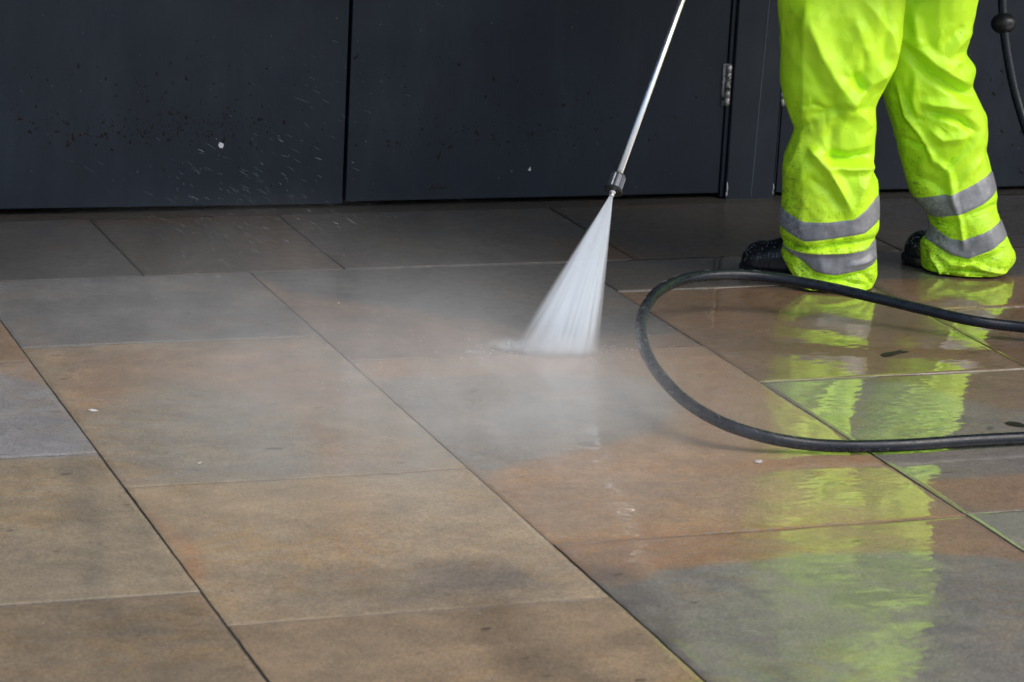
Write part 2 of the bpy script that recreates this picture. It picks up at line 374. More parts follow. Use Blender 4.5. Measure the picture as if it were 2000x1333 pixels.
PV, PF, PC, PW = [], [], [], []
for (x0, x1, y0, y1, c) in slabs:
    near = x0 > -2 and x1 < 2.8 and y0 > -4.3
    gap = .0013+rnd.uniform(0, .0008)
    ax0, ax1, ay0, ay1 = x0+gap, x1-gap, y0+gap*.6, y1-gap*.6
    step = .014 if near and x1 > -1.9 and x0 < 2.0 else .25
    nx = max(2, int((ax1-ax0)/step)); ny = max(2, int((ay1-ay0)/step))
    bev = .0012
    xs = np.concatenate([[ax0, ax0+bev*.4, ax0+bev], np.linspace(ax0+bev, ax1-bev, nx)[1:-1], [ax1-bev, ax1-bev*.4, ax1]])
    ys = np.concatenate([[ay0, ay0+bev*.4, ay0+bev], np.linspace(ay0+bev, ay1-bev, ny)[1:-1], [ay1-bev, ay1-bev*.4, ay1]])
    X, Y = np.meshgrid(xs, ys)
    edge = np.minimum(np.minimum(X-ax0, ax1-X), np.minimum(Y-ay0, ay1-Y))
    tx, ty = rnd.uniform(-.0022, .0022), rnd.uniform(-.0022, .0022)
    Z = -bev*.9*(1-np.clip(edge/bev, 0, 1))**2 + (X-(x0+x1)/2)*tx+(Y-(y0+y1)/2)*ty-.001
    Xo, Yo = X.copy(), Y.copy()
    if near:
        Z = Z+.0011*vnoise(X, Y, 2.6, hash(c) % 7 if c != 'A' else 3.0)
        rough_e = .0011*vnoise(X, Y, 22, 5.0)*np.clip(1-edge/.01, 0, 1)
        Xo = X+np.where((X-ax0 < .01) | (ax1-X < .01), rough_e, 0); Yo = Y+np.where((Y-ay0 < .01) | (ay1-Y < .01), rough_e, 0)
    shade_ = .60 if c == 'A' else (.78 if (y0+y1)/2 > -1.2 else 1.0)     # albedo lowered toward the doors, standing in for the light falling off
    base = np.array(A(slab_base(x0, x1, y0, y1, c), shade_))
    Cc = np.tile(base, (*X.shape, 1))
    if near:
        wob = .012*vnoise(X, Y, 9, 1.0)
        n5 = vnoise(X, Y, 2.2, 9.0+x0)
        for mc, poly, col, so_, st in WMARKS:
            if mc != c: continue
            sdv = pip(X, Y, poly)+wob
            f = smooth01(.5+sdv/(2*so_*1.7))*min(st, .9)*.92*np.clip(.92+.25*n5, 0, 1)
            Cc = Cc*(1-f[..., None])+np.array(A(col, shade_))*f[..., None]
    # how much standing water: the right-hand side is flooded, the left only damp
    pxs = X+.35*Y
    wet = .44+.73*smooth01((X-.05+.22*(Y+2.2))/.55)
    wet = wet-.5*smooth01(1-np.hypot(X-.1, Y+1.62)/.55)
    if c == 'A': wet = wet*0+.25+.3*smooth01((X-1.2)/.6)
    if c in (6, 7) and (y0+y1)/2 > -1.02: wet = wet*.75
    rim = smooth01(1-edge/.0016)[..., None]; Cc = Cc*(1-rim*.62); wet = wet-.9*rim[..., 0]
    n0 = len(PV); H, W = X.shape
    PV += list(zip(Xo.ravel(), Yo.ravel(), Z.ravel())); PC.append(Cc.reshape(-1, 3)); PW.append(np.broadcast_to(wet, X.shape).ravel())
    idx = np.arange(H*W).reshape(H, W)+n0
    PF += np.stack([idx[:-1, :-1], idx[:-1, 1:], idx[1:, 1:], idx[1:, :-1]], -1).reshape(-1, 4).tolist()
    # skirts
    ring = [*idx[0, :], *idx[1:, -1], *idx[-1, -2::-1], *idx[-2:0:-1, 0]]
    b0 = len(PV); PV += [(PV[i][0], PV[i][1], -.03) for i in ring]
    PC.append(np.array([Cc.reshape(-1, 3)[i-n0]*.8 for i in ring])); PW.append(np.array([-1.]*len(ring)))
    m = len(ring)
    PF += [(ring[i], b0+i, b0+(i+1) % m, ring[(i+1) % m]) for i in range(m)]
me = mesh('pavement', PV, PF)
ca = me.color_attributes.new('pigment', 'FLOAT_COLOR', 'POINT'); cc = np.concatenate(PC); ca.data.foreach_set('color', np.concatenate([cc, np.ones((len(cc), 1))], 1).ravel().astype(np.float32))
wa = me.attributes.new('wet', 'FLOAT', 'POINT'); wa.data.foreach_set('value', np.concatenate(PW).astype(np.float32))
tag(link('pavement', me, M_PAVE), kind='structure')
# bed under the slabs, and the open ground beyond
b = MB()
def grid(b, x0, x1, y0, y1, z):
    b.add([(x0,y0,z),(x1,y0,z),(x1,y1,z),(x0,y1,z)], [(0,1,2,3)])
grid(b, -60, 60, -90, .8, -.0034)
tag(b.build('ground', M_JOINT, smooth=False), kind='structure')
b = MB(); b.box(-60, -4.6, -60, 0, -.10, -.002); b.box(4.6, 60, -60, 0, -.10, -.002); b.box(-4.6, 4.6, -60, -8.9, -.10, -.002)
tag(b.build('outer_paving', simple('dry_stone', (.16, .155, .145), .7, 0, .3, 3), smooth=False), kind='structure')
# moss, mortar and glinting grit lying in the joints
b = MB()
def strip(b, x0, y0, x1, y1, w_, z, h=.002, seg=.02, jit=.35, keep=1.0):
    L = math.hypot(x1-x0, y1-y0); n = max(2, int(L/seg)); ux, uy = (x1-x0)/L, (y1-y0)/L; pv = None
    for i in range(n+1):
        t = i/n; ww = w_*(1+rnd.uniform(-jit, jit)); ox = rnd.uniform(-.3, .3)*w_*jit
        c_ = (x0+ux*L*t-uy*ox, y0+uy*L*t+ux*ox); zz = z+rnd.uniform(-.3, .3)*h
        cur = [(c_[0]+uy*ww/2, c_[1]-ux*ww/2, zz-.002), (c_[0], c_[1], zz+h), (c_[0]-uy*ww/2, c_[1]+ux*ww/2, zz-.002)]
        if pv and rnd.random() < keep: b.add(pv+cur, [(0, 3, 4, 1), (1, 4, 5, 2)])
        pv = cur
strip(b, 1.165, -1.30, 1.165, -2.2, .011, -.004, .003)
strip(b, 1.165, -.72, 1.165, -1.30, .008, -.005, .003, keep=.7)
strip(b, .475, -2.42, .475, -2.8, .006, -.005, .002, keep=.7)
tag(b.build('joint_moss', M_MOSS), label='green moss growing in the joints between the wet slabs', cat='moss', kind='stuff')
b = MB()
for (a_, c_, keep, wd) in [((700,525),(1130,508),.75,.0035), ((1535,765),(1572,790),1,.005), ((1850,950),(1880,985),1,.005), ((1755,590),(1780,602),1,.005),
                  ((1160,683),(1360,675),.45,.0035), ((452,1222),(545,1213),1,.006), ((1210,567),(1420,560),.5,.003), ((1255,506),(1480,499),.4,.003),
                  ((330,944),(600,929),.5,.003), ((1100,1060),(1880,1004),.6,.004), ((1500,745),(2000,719),.7,.004), ((1810,604),(2000,597),.6,.0035),
                  ((1900,1018),(1960,1055),.8,.005), ((1720,895),(1890,1002),.4,.003), ((650,527),(480,534),.5,.003)]:
    p, q = g(*a_), g(*c_); strip(b, p[0], p[1], q[0], q[1], wd*.8, -.0022, .0010, .012, .7, keep*.8)
tag(b.build('joint_mortar', M_MORTAR), label='pale mortar and grit glinting along the slab joints', cat='mortar', kind='stuff')

# broken stones packed under the doors
def pebble_strip():
    b = MB(); x = -2.6; rr = random.Random(9)
    cols = []
    while x < 4.2:
        L = rr.uniform(.06, .26); z = rr.uniform(-.015, -.0055); y1 = rr.uniform(-.014, -.025); n0 = len(b.v)
        b.box(x, x+L-rr.uniform(.004, .03), y1, rr.uniform(.0, .05), -.03, z)
        cols += [rr.choice([(84,62,38), (92,68,42), (62,60,56), (58,52,46), (50,48,46), (66,62,56)])]*8
        x += L
    o = b.build('stone_threshold', M_PAVE, bevel=.004, seg=3); me = o.data
    c = me.color_attributes.new('pigment', 'FLOAT_COLOR', 'POINT')
    c.data.foreach_set('color', np.array([(*lin(q), 1) for q in cols], dtype=np.float32).ravel())
    a = me.attributes.new('wet', 'FLOAT', 'POINT'); a.data.foreach_set('value', np.full(len(me.vertices), -.2, np.float32))
    tag(o, kind='structure')
pebble_strip()

# ================================================================== BUILDING with its doors
bld = empty('building', (0, .03, 0))
tag(bld, 'dark blue grey painted timber frontage with wide doors behind the wet paving', 'building')
HT = 2.35
def door(x0, x1, zl, zr, label):
    b = MB(); t = .045
    b.add([(x0,0,zl),(x1,0,zr),(x1,t,zr),(x0,t,zl),(x0,0,HT),(x1,0,HT),(x1,t,HT),(x0,t,HT)],
          [(3,2,1,0),(4,5,6,7),(0,1,5,4),(1,2,6,5),(2,3,7,6),(3,0,4,7)])
    o = b.build('door', M_DOOR, bld, bevel=.0018); o['label'] = label; return o
d0 = door(-2.05, -1.010, .015, .019, 'dark door leaf cut off by the left edge')
d1 = door(-1.0, .0625, .019, .009, 'dark door leaf with white scrap and heavy mud splatter')
d2 = door(.0725, 1.2035, .0145, .0125, 'dark door leaf behind the lance, hinged on its right')
d3 = door(1.388, 2.50, .010, .009, 'dark door leaf behind the person')
b = MB(); b.box(1.2205, 1.3725, -.016, .06, -.010, HT)
post = b.build('door_post', M_POST, bld, bevel=.004)
b = MB(); b.box(1.2062, 1.2185, -.006, .055, .001, HT); b.box(1.3745, 1.3800, -.010, .055, .001, HT)
b.build('rebate_strip', M_DOOR, post, bevel=.002)
# joint between the two boards of the post, filled and cracked
b = MB(); pts = []
for i in range(60):
    z = -.008+i/59*2.2; xx = np.interp(z, [0, .12, .3, .6, 2.3], [1.3005, 1.3035, 1.307, 1.316, 1.36])+rnd.uniform(-.0006, .0006)
    pts.append((min(xx, 1.33), -.0162, z))
b.tube(pts, .0013, 6); b.build('caulk_line', simple('paint_filler', (.10, .125, .15), .5), post)
b = MB()
for (x, z, w_, h) in [(1.2225, .03, .004, .018), (1.2215, .012, .006, .006), (1.370, .028, .003, .013), (1.3695, .012, .003, .006)]:
    b = MB(); b.tube([(x, -.0172, z-h), (x+.001, -.0178, z), (x-.0005, -.0172, z+h)], [w_*.2, w_*.5, w_*.2], 6); b.build('paint_chip', M_PAPER, post)

def hinge(door_o, xc, z0, z1):
    b = MB(); n = 5
    for i in range(n):
        za = z0+(z1-z0)*i/n; zb = z0+(z1-z0)*(i+1)/n-.0008
        b.tube([(xc, -.008, za), (xc, -.008, zb)], .0075, 14)
    b.box(xc-.016, xc, -.0035, .002, z0, z1)
    b.box(xc+.001, xc+.009, -.004, .002, z0, z1)
    return b.build('hinge', M_HINGE, door_o)
zz0, zz1 = onY(1411, 207, .022)[2], onY(1412, 126, .022)[2]
hinge(d2, 1.2075, zz0, zz1); hinge(d2, 1.2075, 1.9, 2.02)
zz0, zz1 = onY(1527, 207, .022)[2], onY(1528, 150, .022)[2]
hinge(d3, 1.3835, zz0, zz1+.02); hinge(d3, 1.3835, 1.9, 2.02)
# dried mud thrown on to the doors
def splatter(door_o, x0, x1, n, seed, bands):
    rr = random.Random(seed); b = MB()
    for i in range(n):
        cx, cz, sx_, sz_ = rr.choice(bands)
        x = rr.gauss(cx, sx_); z = rr.gauss(cz, sz_)
        if not (x0+.01 < x < x1-.01 and .03 < z < 1.6): continue
        s = min(.0055, .0009*math.exp(rr.gauss(.15, .65))); a = rr.uniform(0, math.pi); e = rr.uniform(1, 2.4)
        m = rr.choice([5, 6, 7]); vs = [(x, -.0006-s*.5, z)]
        for k_ in range(m):
            th = 2*math.pi*k_/m; q = s*rr.uniform(.6, 1.25)
            dx, dz = q*e*math.cos(th), q*math.sin(th)
            vs.append((x+dx*math.cos(a)-dz*math.sin(a), -.0003, z+dx*math.sin(a)+dz*math.cos(a)))
        b.add(vs, [(0, 1+k_, 1+(k_+1) % m) for k_ in range(m)])
    o = b.build('mud_splatter', M_MUD, door_o, smooth=False); o['kind'] = 'stuff'
M_MUD = simple('dried_mud', (.0035, .0027, .002), .8, 0, .8, 90)
def wz(px, py): q = onY(px, py, .03); return q[0], q[2]
def bnd(px, py, sx_, sy_): x, z = wz(px, py); return (x, z, sx_/690, sy_/690)
splatter(d1, -.995, .0625, 1100, 1, [bnd(350,250,150,22), bnd(420,240,70,16), bnd(270,260,60,14), bnd(400,200,150,60), bnd(320,170,190,80), bnd(100,240,70,30), bnd(450,280,90,40), bnd(330,245,120,14)])
splatter(d2, .0725, 1.2035, 700, 2, [bnd(1000,265,90,18), bnd(1030,280,60,14), bnd(920,255,150,24), bnd(760,275,70,12), bnd(1000,200,150,60), bnd(1150,230,120,40), bnd(950,150,200,90)])
splatter(d3, 1.388, 2.5, 240, 3, [bnd(1940,155,30,16), bnd(1960,230,60,40), bnd(1980,300,60,40), bnd(2050,200,100,60)])
# dark stain with a drip low on the second door
x, z = wz(850, 371); b = MB(); rr = random.Random(5)
for i in range(46):
    q = (x+rr.gauss(0, .013), z+rr.gauss(.006, .004)); s = rr.uniform(.001, .0028)
    b.add([(q[0], -.0009, q[1])]+[(q[0]+s*2.2*math.cos(t), -.0003, q[1]+s*math.sin(t)) for t in np.linspace(0, 2*math.pi, 6, endpoint=False)], [(0, 1+j, 1+(j+1) % 6) for j in range(6)])
b.build('stain', M_MUD, d2, smooth=False)
# rest of the frontage: lintel, upper wall, side piers, added overhang, dark inside
b = MB(); b.box(-2.20, 2.66, -.03, .07, HT+.003, HT+.25); b.box(-2.20, -2.055, -.03, .06, -.01, HT); b.box(2.505, 2.66, -.03, .06, -.01, HT)
b.build('frame', M_POST, bld, bevel=.004)
b = MB(); b.box(-14, -2.203, -.02, .3, -.02, 6); b.box(2.663, 16, -.02, .3, -.02, 6); b.box(-2.203, 2.663, -.02, .3, HT+.252, 6)
b.build('wall', simple('render_wall', (.045, .052, .062), .6, 0, .2, 3), bld, smooth=False)
b = MB(); b.box(-2.3, 2.75, .30, .32, -.05, 6); b.build('back_wall', M_DARK, bld, smooth=False)
CANOPY_D, CANOPY_Z = 2.2, 3.0  # overhang out of view, added to shade the doors and near paving
b = MB(); b.box(-14, 16, -CANOPY_D, -.022, CANOPY_Z, CANOPY_Z+.22)
b.build('shade_canopy', M_SOFFIT, bld, bevel=.01)

# white scrap stuck on the door, and little things on the ground
def scrap(name, pts, thick, mat, label, cat):
    v = [Vector(p) for p in pts]; nrm = (v[1]-v[0]).cross(v[2]-v[0]).normalized()*thick; n = len(v)
    b = MB(); b.add([p for p in v]+[p+nrm for p in v], [tuple(range(n-1, -1, -1)), tuple(range(n, 2*n))]+[(i, (i+1) % n, n+(i+1) % n, n+i) for i in range(n)])
    return tag(b.build(name, mat, smooth=False), label, cat)
scrap('paper_scrap', [onY(x, y, .0290) for x, y in [(426.5,284),(429,289),(434.5,290),(437,284.5),(436,281),(429,278)]], -.0006, M_PAPER,
      'small white paper scrap stuck on the left dark door above the gap', 'paper scrap')
scrap('paper_flake', [onY(x, y, .0290) for x, y in [(1031,332),(1036,335),(1037,329),(1035,326),(1034,330)]], -.0006, M_PAPER,
      'tiny bent white flake stuck low on the door left of the lance nozzle', 'paper flake')
def leaf(pts, label, mat=M_LEAF, h=.004):
    pts3 = [g(x, y, .001) for x, y in pts]; c = sum(pts3)/len(pts3); n = len(pts3)
    v = [tuple(p) for p in pts3]+[(*(c+(p-c)*.5)[:2], h*.7) for p in pts3]+[(c[0], c[1], h)]
    f = [(i, (i+1) % n, n+(i+1) % n, n+i) for i in range(n)]+[(n+i, n+(i+1) % n, 2*n) for i in range(n)]
    b = MB(); b.add(v, f); return b
tag(leaf([(1719,693),(1728,689),(1742,689),(1752,686),(1760,683),(1763,686),(1776,686),(1772,688),(1758,690),(1745,694),(1728,697)], '').build('leaf', M_LEAF), 'thin dark wet leaf lying on the brown slab between the hose runs', 'leaf', 'wet leaves on the paving')
tag(leaf([(1961,826),(1972,823),(1990,825),(2006,831),(2004,835),(1985,833),(1970,830)], '').build('leaf', M_LEAF), 'dark oval wet leaf above the lower hose run at the right edge', 'leaf', 'wet leaves on the paving')
tag(leaf([(1473,901),(1479,898),(1488,899),(1490,902),(1484,905),(1476,904)], '', h=.003).build('chewing_gum', M_GUM), 'pale flattened gum spot on the rust coloured slab below the hose', 'chewing gum')
tag(leaf([(171,800),(181,799),(193,803),(180,804)], '', h=.003).build('chip', M_PAPER), 'tiny white chip on the grey slab at the left', 'stone chip')
tag(leaf([(383,905),(391,902),(395,904),(388,907)], '', h=.003).build('chip', M_GUM), 'tiny cream chip on the tan slab in the misty middle left', 'stone chip')

# ================================================================== HOSE
R_H = .0133
hp = [(1965,-190,None), ]
ground_pts = [(2330,640,.06),(2160,655,.03),(2000,640,.032),(1900,627,.042),(1800,604,.055),(1700,580,.068),(1600,558,.080),(1500,542,.090),(1420,537,.098),(1340,545,.104),
              (1283,572,.104),(1254,620,.100),(1256,672,.093),(1284,727,.083),(1338,783,.068),(1410,826,.050),(1500,855,.031),(1590,869,.018),
              (1680,872,.0156),(1780,869,.0156),(1880,862,.0156),(2000,856,.0156),(2150,852,.0156),(2350,852,.0156)]
GP = [g(*p) for p in ground_pts]
# hanging run: in a vertical plane just beyond the person
def onPl(px, py, dep):      # point whose distance along the view axis is dep
    d = ray(px, py); return CAM+d*(dep/FPX)
hang = [onPl(x, y, dp) for x, y, dp in [(1500,-455,7.65),(1580,-500,7.9),(1720,-470,8.25),(1850,-330,8.35),(1925,-180,8.35),(1953,-60,8.35),(1960,45,8.35),(1970,120,8.35),(1988,200,8.35),(2022,300,8.33),(2075,410,8.3),(2160,520,8.2)]]
hang += [g(2290,610,.05), g(2390,650,.0156), g(2400,690,.0156), g(2310,688,.0156)]
path = catmull(hang+GP[1:], 10)
far = [path[-1]+np.array([.5*i, -.1*i*i*.1, 0]) for i in range(1, 6)]
path += far
hose = empty('pressure_hose', tuple(GP[18]))
def inv(o, pts):
    L = Vector(o.location); return [tuple(Vector(p)-L) for p in pts]
b = MB(); b.tube(inv(hose, path), R_H, 20); ho = b.build('hose', M_RUBBER, hose)
ho['label'] = 'black rubber hose line'
tag(hose, 'black rubber pressure hose looping on the paving and rising behind the person', 'hose')
bc = Vector(inv(hose, [onPl(1960, 46, 8.35)])[0]); ax = Vector(onPl(1962, 80, 8.35)-onPl(1957, 10, 8.35)).normalized()
b = MB()
sx = ax.orthogonal().normalized()
for s0, s1 in ((-1, -.03), (.03, 1)):
    # two moulded halves meeting at a seam, split along the hose
    pass
b.ball((0, 0, 0), (.036, .036, .030), 28, 18)
for v_i, v in enumerate(b.v):
    if abs(v[0]) < .0015: b.v[v_i] = (v[0], v[1]*.96, v[2]*.96)
stop = b.build('stop_ball', M_BLACK, hose); stop.location = bc; stop.rotation_euler = ax.to_track_quat('Z', 'Y').to_euler()
vd = Vector(CAM)-Vector(onPl(1960, 46, 8.35)); vd.normalize()
b = MB(); c0 = bc+Vector(_r2)*.017+vd*.0315; b.tube([c0+vd*-.004, c0+vd*.0012], .0045, 12); b.build('clamp_screw', M_DARK, stop).matrix_parent_inverse = (Matrix.Translation(bc) @ stop.rotation_euler.to_matrix().to_4x4()).inverted()
# helical wear marks moulded in the rubber
b = MB(); rr = random.Random(3); PP = [Vector(p) for p in path]
for i in range(150, len(PP)-60, 4):
    t = (PP[i+1]-PP[i]).normalized(); a = Vector((0, 0, 1)); a = (a-t*a.dot(t)).normalized(); c_ = t.cross(a)
    if rr.random() < .45: continue
    th0 = rr.uniform(-.9, .6); L = rr.uniform(.5, 1.2)
    pts = [PP[i]+t*(.02*s)+(a*math.cos(th0+L*s)+c_*math.sin(th0+L*s))*(R_H+.0001) for s in np.linspace(0, 1, 7)]
    b.tube(inv(hose, pts), [.0001, .0006, .0008, .0008, .0008, .0006, .0001], 5)
b.build('scuffs', simple('scuffed_rubber', (.12, .125, .13), .6, 0, .4, 150), ho)['kind'] = 'stuff'

# ================================================================== LANCE
I3 = g(1083, 690); Hh = onPl(1405, -200, 7.45)
def line_at(py):   # point of the lance axis seen at height py
    lo, hi = 0.0, 1.6
    for _ in range(50):
        m = (lo+hi)/2; p = I3+(Hh-I3)*m; q = p-CAM; yy = 666.5-FPX*(q@_u2)/(q@_f)
        if yy > py: lo = m
        else: hi = m
    return Vector(I3+(Hh-I3)*lo)
LD = Vector(Hh-I3).normalized()
N0 = line_at(384)
lance = empty('pressure_washer_lance', tuple(N0))
tag(lance, 'long shiny steel pressure washer lance pointing down at the paving', 'lance')
def La(t): return LD*t
UPX = 1/790
b = MB(); b.tube([La(.052), La(1.02)], .0078, 24); b.build('tube', M_STEEL, lance)
b = MB(); b.tube([La(.0), La(.004), La(.0045), La(.009), La(.0095), La(.020)], [.0060, .0072, .0055, .0055, .0078, .0078], 20); b.build('nozzle_tip', M_STEEL, lance)
b = MB(); n = 48; rows = [(.013, .0215, 0), (.017, .0240, 0), (.020, .0220, 0), (.021, .0190, 1), (.056, .0190, 1), (.061, .0165, 1), (.062, .010, 0)]
a0 = LD.orthogonal().normalized(); b0 = LD.cross(a0); vs = []
for t, rr_, rib in rows:
    for k_ in range(n):
        th = 2*math.pi*k_/n; q = rr_*(1-(.12 if rib and (k_ % 6) in (0, 1) else 0)); vs.append(LD*t+(a0*math.cos(th)+b0*math.sin(th))*q)
b.add(vs, [(i*n+k_, i*n+(k_+1) % n, (i+1)*n+(k_+1) % n, (i+1)*n+k_) for i in range(len(rows)-1) for k_ in range(n)]+[tuple(range(n))[::-1], tuple((len(rows)-1)*n+k_ for k_ in range(n))])
ng = b.build('nozzle_guard', [M_GUARD, M_BLACK], lance, smooth=False)
for p_ in ng.data.polygons:
    if p_.index < 2*n or p_.index == 6*n: p_.material_index = 1
b = MB(); b.tube([La(.0615), La(.066)], [.0098, .0090], 20); b.build('collar', M_BRASS, lance)
# grip, gun body and trigger, held above the frame
b = MB(); b.tube([La(.86), La(.862), La(1.0), La(1.002)], [.012, .017, .017, .012], 20); b.build('grip_sleeve', M_BLACK, lance)
bk = Vector((1, .1, 0)).normalized(); dn = (bk-LD*bk.dot(LD)).normalized()
b = MB(); b.tube([La(1.0), La(1.04), La(1.12), La(1.16)], [.016, .022, .024, .016], 16); b.tube([La(1.12), La(1.11)+dn*.05, La(1.10)+dn*.13], [.02, .018, .017], 16)
b.build('gun_body', M_BLACK, lance)
b = MB(); b.tube([La(1.05)+dn*.02, La(1.055)+dn*.06, La(1.06)+dn*.11], [.006, .007, .005], 10); b.build('trigger', M_BLACK, lance)

# ================================================================== PERSON
G0 = g(1715, 548); az = math.atan2(*(G0-CAM)[:2]); WV = np.array([math.cos(az), -math.sin(az), 0]); DV = np.array([math.sin(az), math.cos(az), 0])
person = None
def P(px, py, off):          # photo point -> person's own frame (x = right in view, y = away, z up), at depth off
    d = ray(px, py); O = G0+DV*off; t = ((O-CAM)@DV)/(d@DV); q = CAM+d*t-G0
    return np.array([q@WV, off, q[2]])
def Wl(p):                   # world point -> person's frame
    q = np.array(p)-G0; return np.array([q@WV, q@DV, q[2]])
offL = Wl(g(1640, 562))[1]+.03; offR = Wl(g(1890, 530))[1]+.02
PEL = P(1765, -150, (offL+offR)/2); HZ = PEL[2]
print('offs', offL, offR, 'pelvis', PEL, 'scale')
LEGS = {
 'L': dict(off=offL, hip=PEL[1]-.085,
   xl=[(1680,-330),(1630,-140),(1545,-50),(1517,0),(1524,63),(1523,158),(1533,196),(1553,249),(1542,280),(1529,315),(1526,385),(1523,420),(1522,455),(1530,471),(1524,489),(1524,540),(1528,575)],
   xr=[(1820,-330),(1806,-140),(1785,-50),(1770,0),(1762,70),(1752,128),(1724,179),(1709,210),(1708,245),(1709,308),(1702,329),(1715,368),(1719,403),(1718,448),(1710,462),(1713,505),(1712,540),(1700,567)],
   hem=[(1520,486),(1524,489),(1540,512),(1560,535),(1578,551),(1597,559),(1640,563),(1700,566),(1720,560)],
   bands=[([(1500,392),(1526,398),(1550,410),(1575,420),(1620,420),(1668,416),(1690,402),(1716,379),(1730,372)], [(1500,428),(1523,435),(1550,447),(1575,457),(1620,452),(1690,444),(1718,425),(1730,418)]),
          ([(1515,470),(1538,475),(1578,480),(1659,480),(1690,477),(1709,465),(1725,458)], [(1515,474),(1540,480),(1560,491),(1594,515),(1637,522),(1690,514),(1713,505),(1725,500)])],
   folds=[([(1583,-40),(1577,100),(1573,250),(1574,450)], 60, .012), ([(1583,5),(1600,60),(1615,100),(1640,150),(1672,200)], 34, .016), ([(1671,30),(1683,55),(1700,110)], 22, .006),
          ([(1671,130),(1680,150),(1690,166)], 16, -.012), ([(1645,130),(1670,150),(1688,166)], 12, -.005), ([(1690,150),(1690,80)], 14, -.004),
          ([(1752,128),(1700,155),(1665,195),(1640,215)], 26, .012), ([(1640,170),(1690,225),(1704,245)], 26, .007), ([(1575,215),(1640,200),(1700,205)], 14, -.006),
          ([(1610,295),(1660,300),(1709,296)], 20, -.020), ([(1585,272),(1600,290),(1617,310),(1640,350),(1668,408)], 18, .014), ([(1618,308),(1660,318),(1705,322)], 16, .012),
          ([(1709,308),(1690,345),(1672,405)], 26, .008), ([(1580,330),(1620,360),(1650,400)], 14, -.005), ([(1628,230),(1625,270),(1630,300)], 18, -.005),
          ([(1553,249),(1575,235),(1600,225)], 16, -.006), ([(1540,330),(1560,300),(1575,260)], 16, .006), ([(1575,200),(1590,190),(1620,200)], 8, -.004),
          ([(1524,460),(1560,470),(1600,468),(1650,462),(1712,462)], 9, -.014), ([(1575,462),(1582,470),(1600,466),(1618,464)], 6, .007), ([(1530,475),(1580,478),(1640,480),(1700,474)], 8, .006),
          ([(1560,490),(1590,520),(1630,530),(1700,520)], 9, -.008), ([(1545,500),(1580,545),(1600,556)], 12, .006), ([(1610,535),(1650,545),(1690,560)], 9, .008), ([(1600,530),(1640,530),(1690,545)], 7, -.006),
          ([(1660,505),(1690,500),(1710,490)], 9, .006), ([(1680,520),(1700,535),(1706,555)], 8, -.006), ([(1700,0),(1742,60),(1752,120)], 22, .008), ([(1730,-40),(1735,40),(1728,120)], 18, -.006)]),
 'R': dict(off=offR, hip=PEL[1]+.085,
   xl=[(1680,-330),(1680,-120),(1690,0),(1705,90),(1722,179),(1747,256),(1755,298),(1776,371),(1794,399),(1812,415),(1815,433),(1812,452),(1796,467),(1797,500),(1798,545)],
   xr=[(1900,-330),(1915,-120),(1912,0),(1902,45),(1885,105),(1905,130),(1906,142),(1899,168),(1927,228),(1930,259),(1925,298),(1934,333),(1949,381),(1947,405),(1953,424),(1966,455),(1985,494),(1984,510),(1968,530)],
   hem=[(1780,468),(1797,470),(1798,514),(1815,521),(1842,530),(1900,533),(1950,528),(1972,521),(1995,508)],
   bands=[([(1760,388),(1786,381),(1815,373),(1845,367),(1857,368),(1900,352),(1935,334),(1950,326)], [(1780,412),(1817,416),(1860,407),(1880,404),(1920,388),(1947,370),(1960,362)]),
          ([(1800,424),(1815,429),(1835,442),(1857,453),(1879,455),(1920,442),(1954,426),(1965,420)], [(1800,455),(1818,464),(1851,483),(1888,491),(1930,477),(1967,457),(1980,448)])],
   folds=[([(1766,63),(1800,90),(1832,118),(1870,145),(1896,170)], 22, .012), ([(1768,80),(1820,135),(1870,165),(1905,188)], 20, -.018), ([(1785,10),(1792,60),(1800,80)], 18, .010), ([(1884,105),(1850,125),(1836,118)], 18, .010),
          ([(1905,50),(1860,90),(1835,118)], 20, .008), ([(1885,40),(1850,70)], 16, -.006), ([(1806,205),(1850,215),(1880,228),(1908,250)], 14, -.015), ([(1800,190),(1850,196),(1900,205)], 18, .010),
          ([(1790,130),(1785,180),(1792,222)], 14, .008), ([(1752,150),(1770,215),(1800,255),(1820,290),(1822,308)], 10, .009), ([(1765,170),(1790,220),(1806,222)], 10, -.006),
          ([(1908,252),(1885,280),(1850,310),(1845,318)], 14, -.010), ([(1815,240),(1840,262),(1890,258)], 16, .008), ([(1760,260),(1790,272),(1812,275)], 10, -.008), ([(1822,300),(1850,318),(1858,350),(1862,400)], 14, .008),
          ([(1780,330),(1820,345),(1850,365)], 16, -.006), ([(1920,300),(1890,330),(1870,360)], 14, .006), ([(1860,370),(1875,420),(1882,470)], 10, .008), ([(1820,420),(1850,425),(1878,415)], 10, -.007), ([(1878,410),(1920,400),(1950,395)], 10, -.006),
          ([(1820,465),(1860,490),(1900,500),(1960,480)], 10, -.008), ([(1815,480),(1835,510),(1842,530)], 9, .009), ([(1860,505),(1895,500),(1930,515),(1965,525)], 9, .010), ([(1850,515),(1900,515),(1940,522)], 8, -.008), ([(1890,500),(1880,520)], 8, -.005)])}
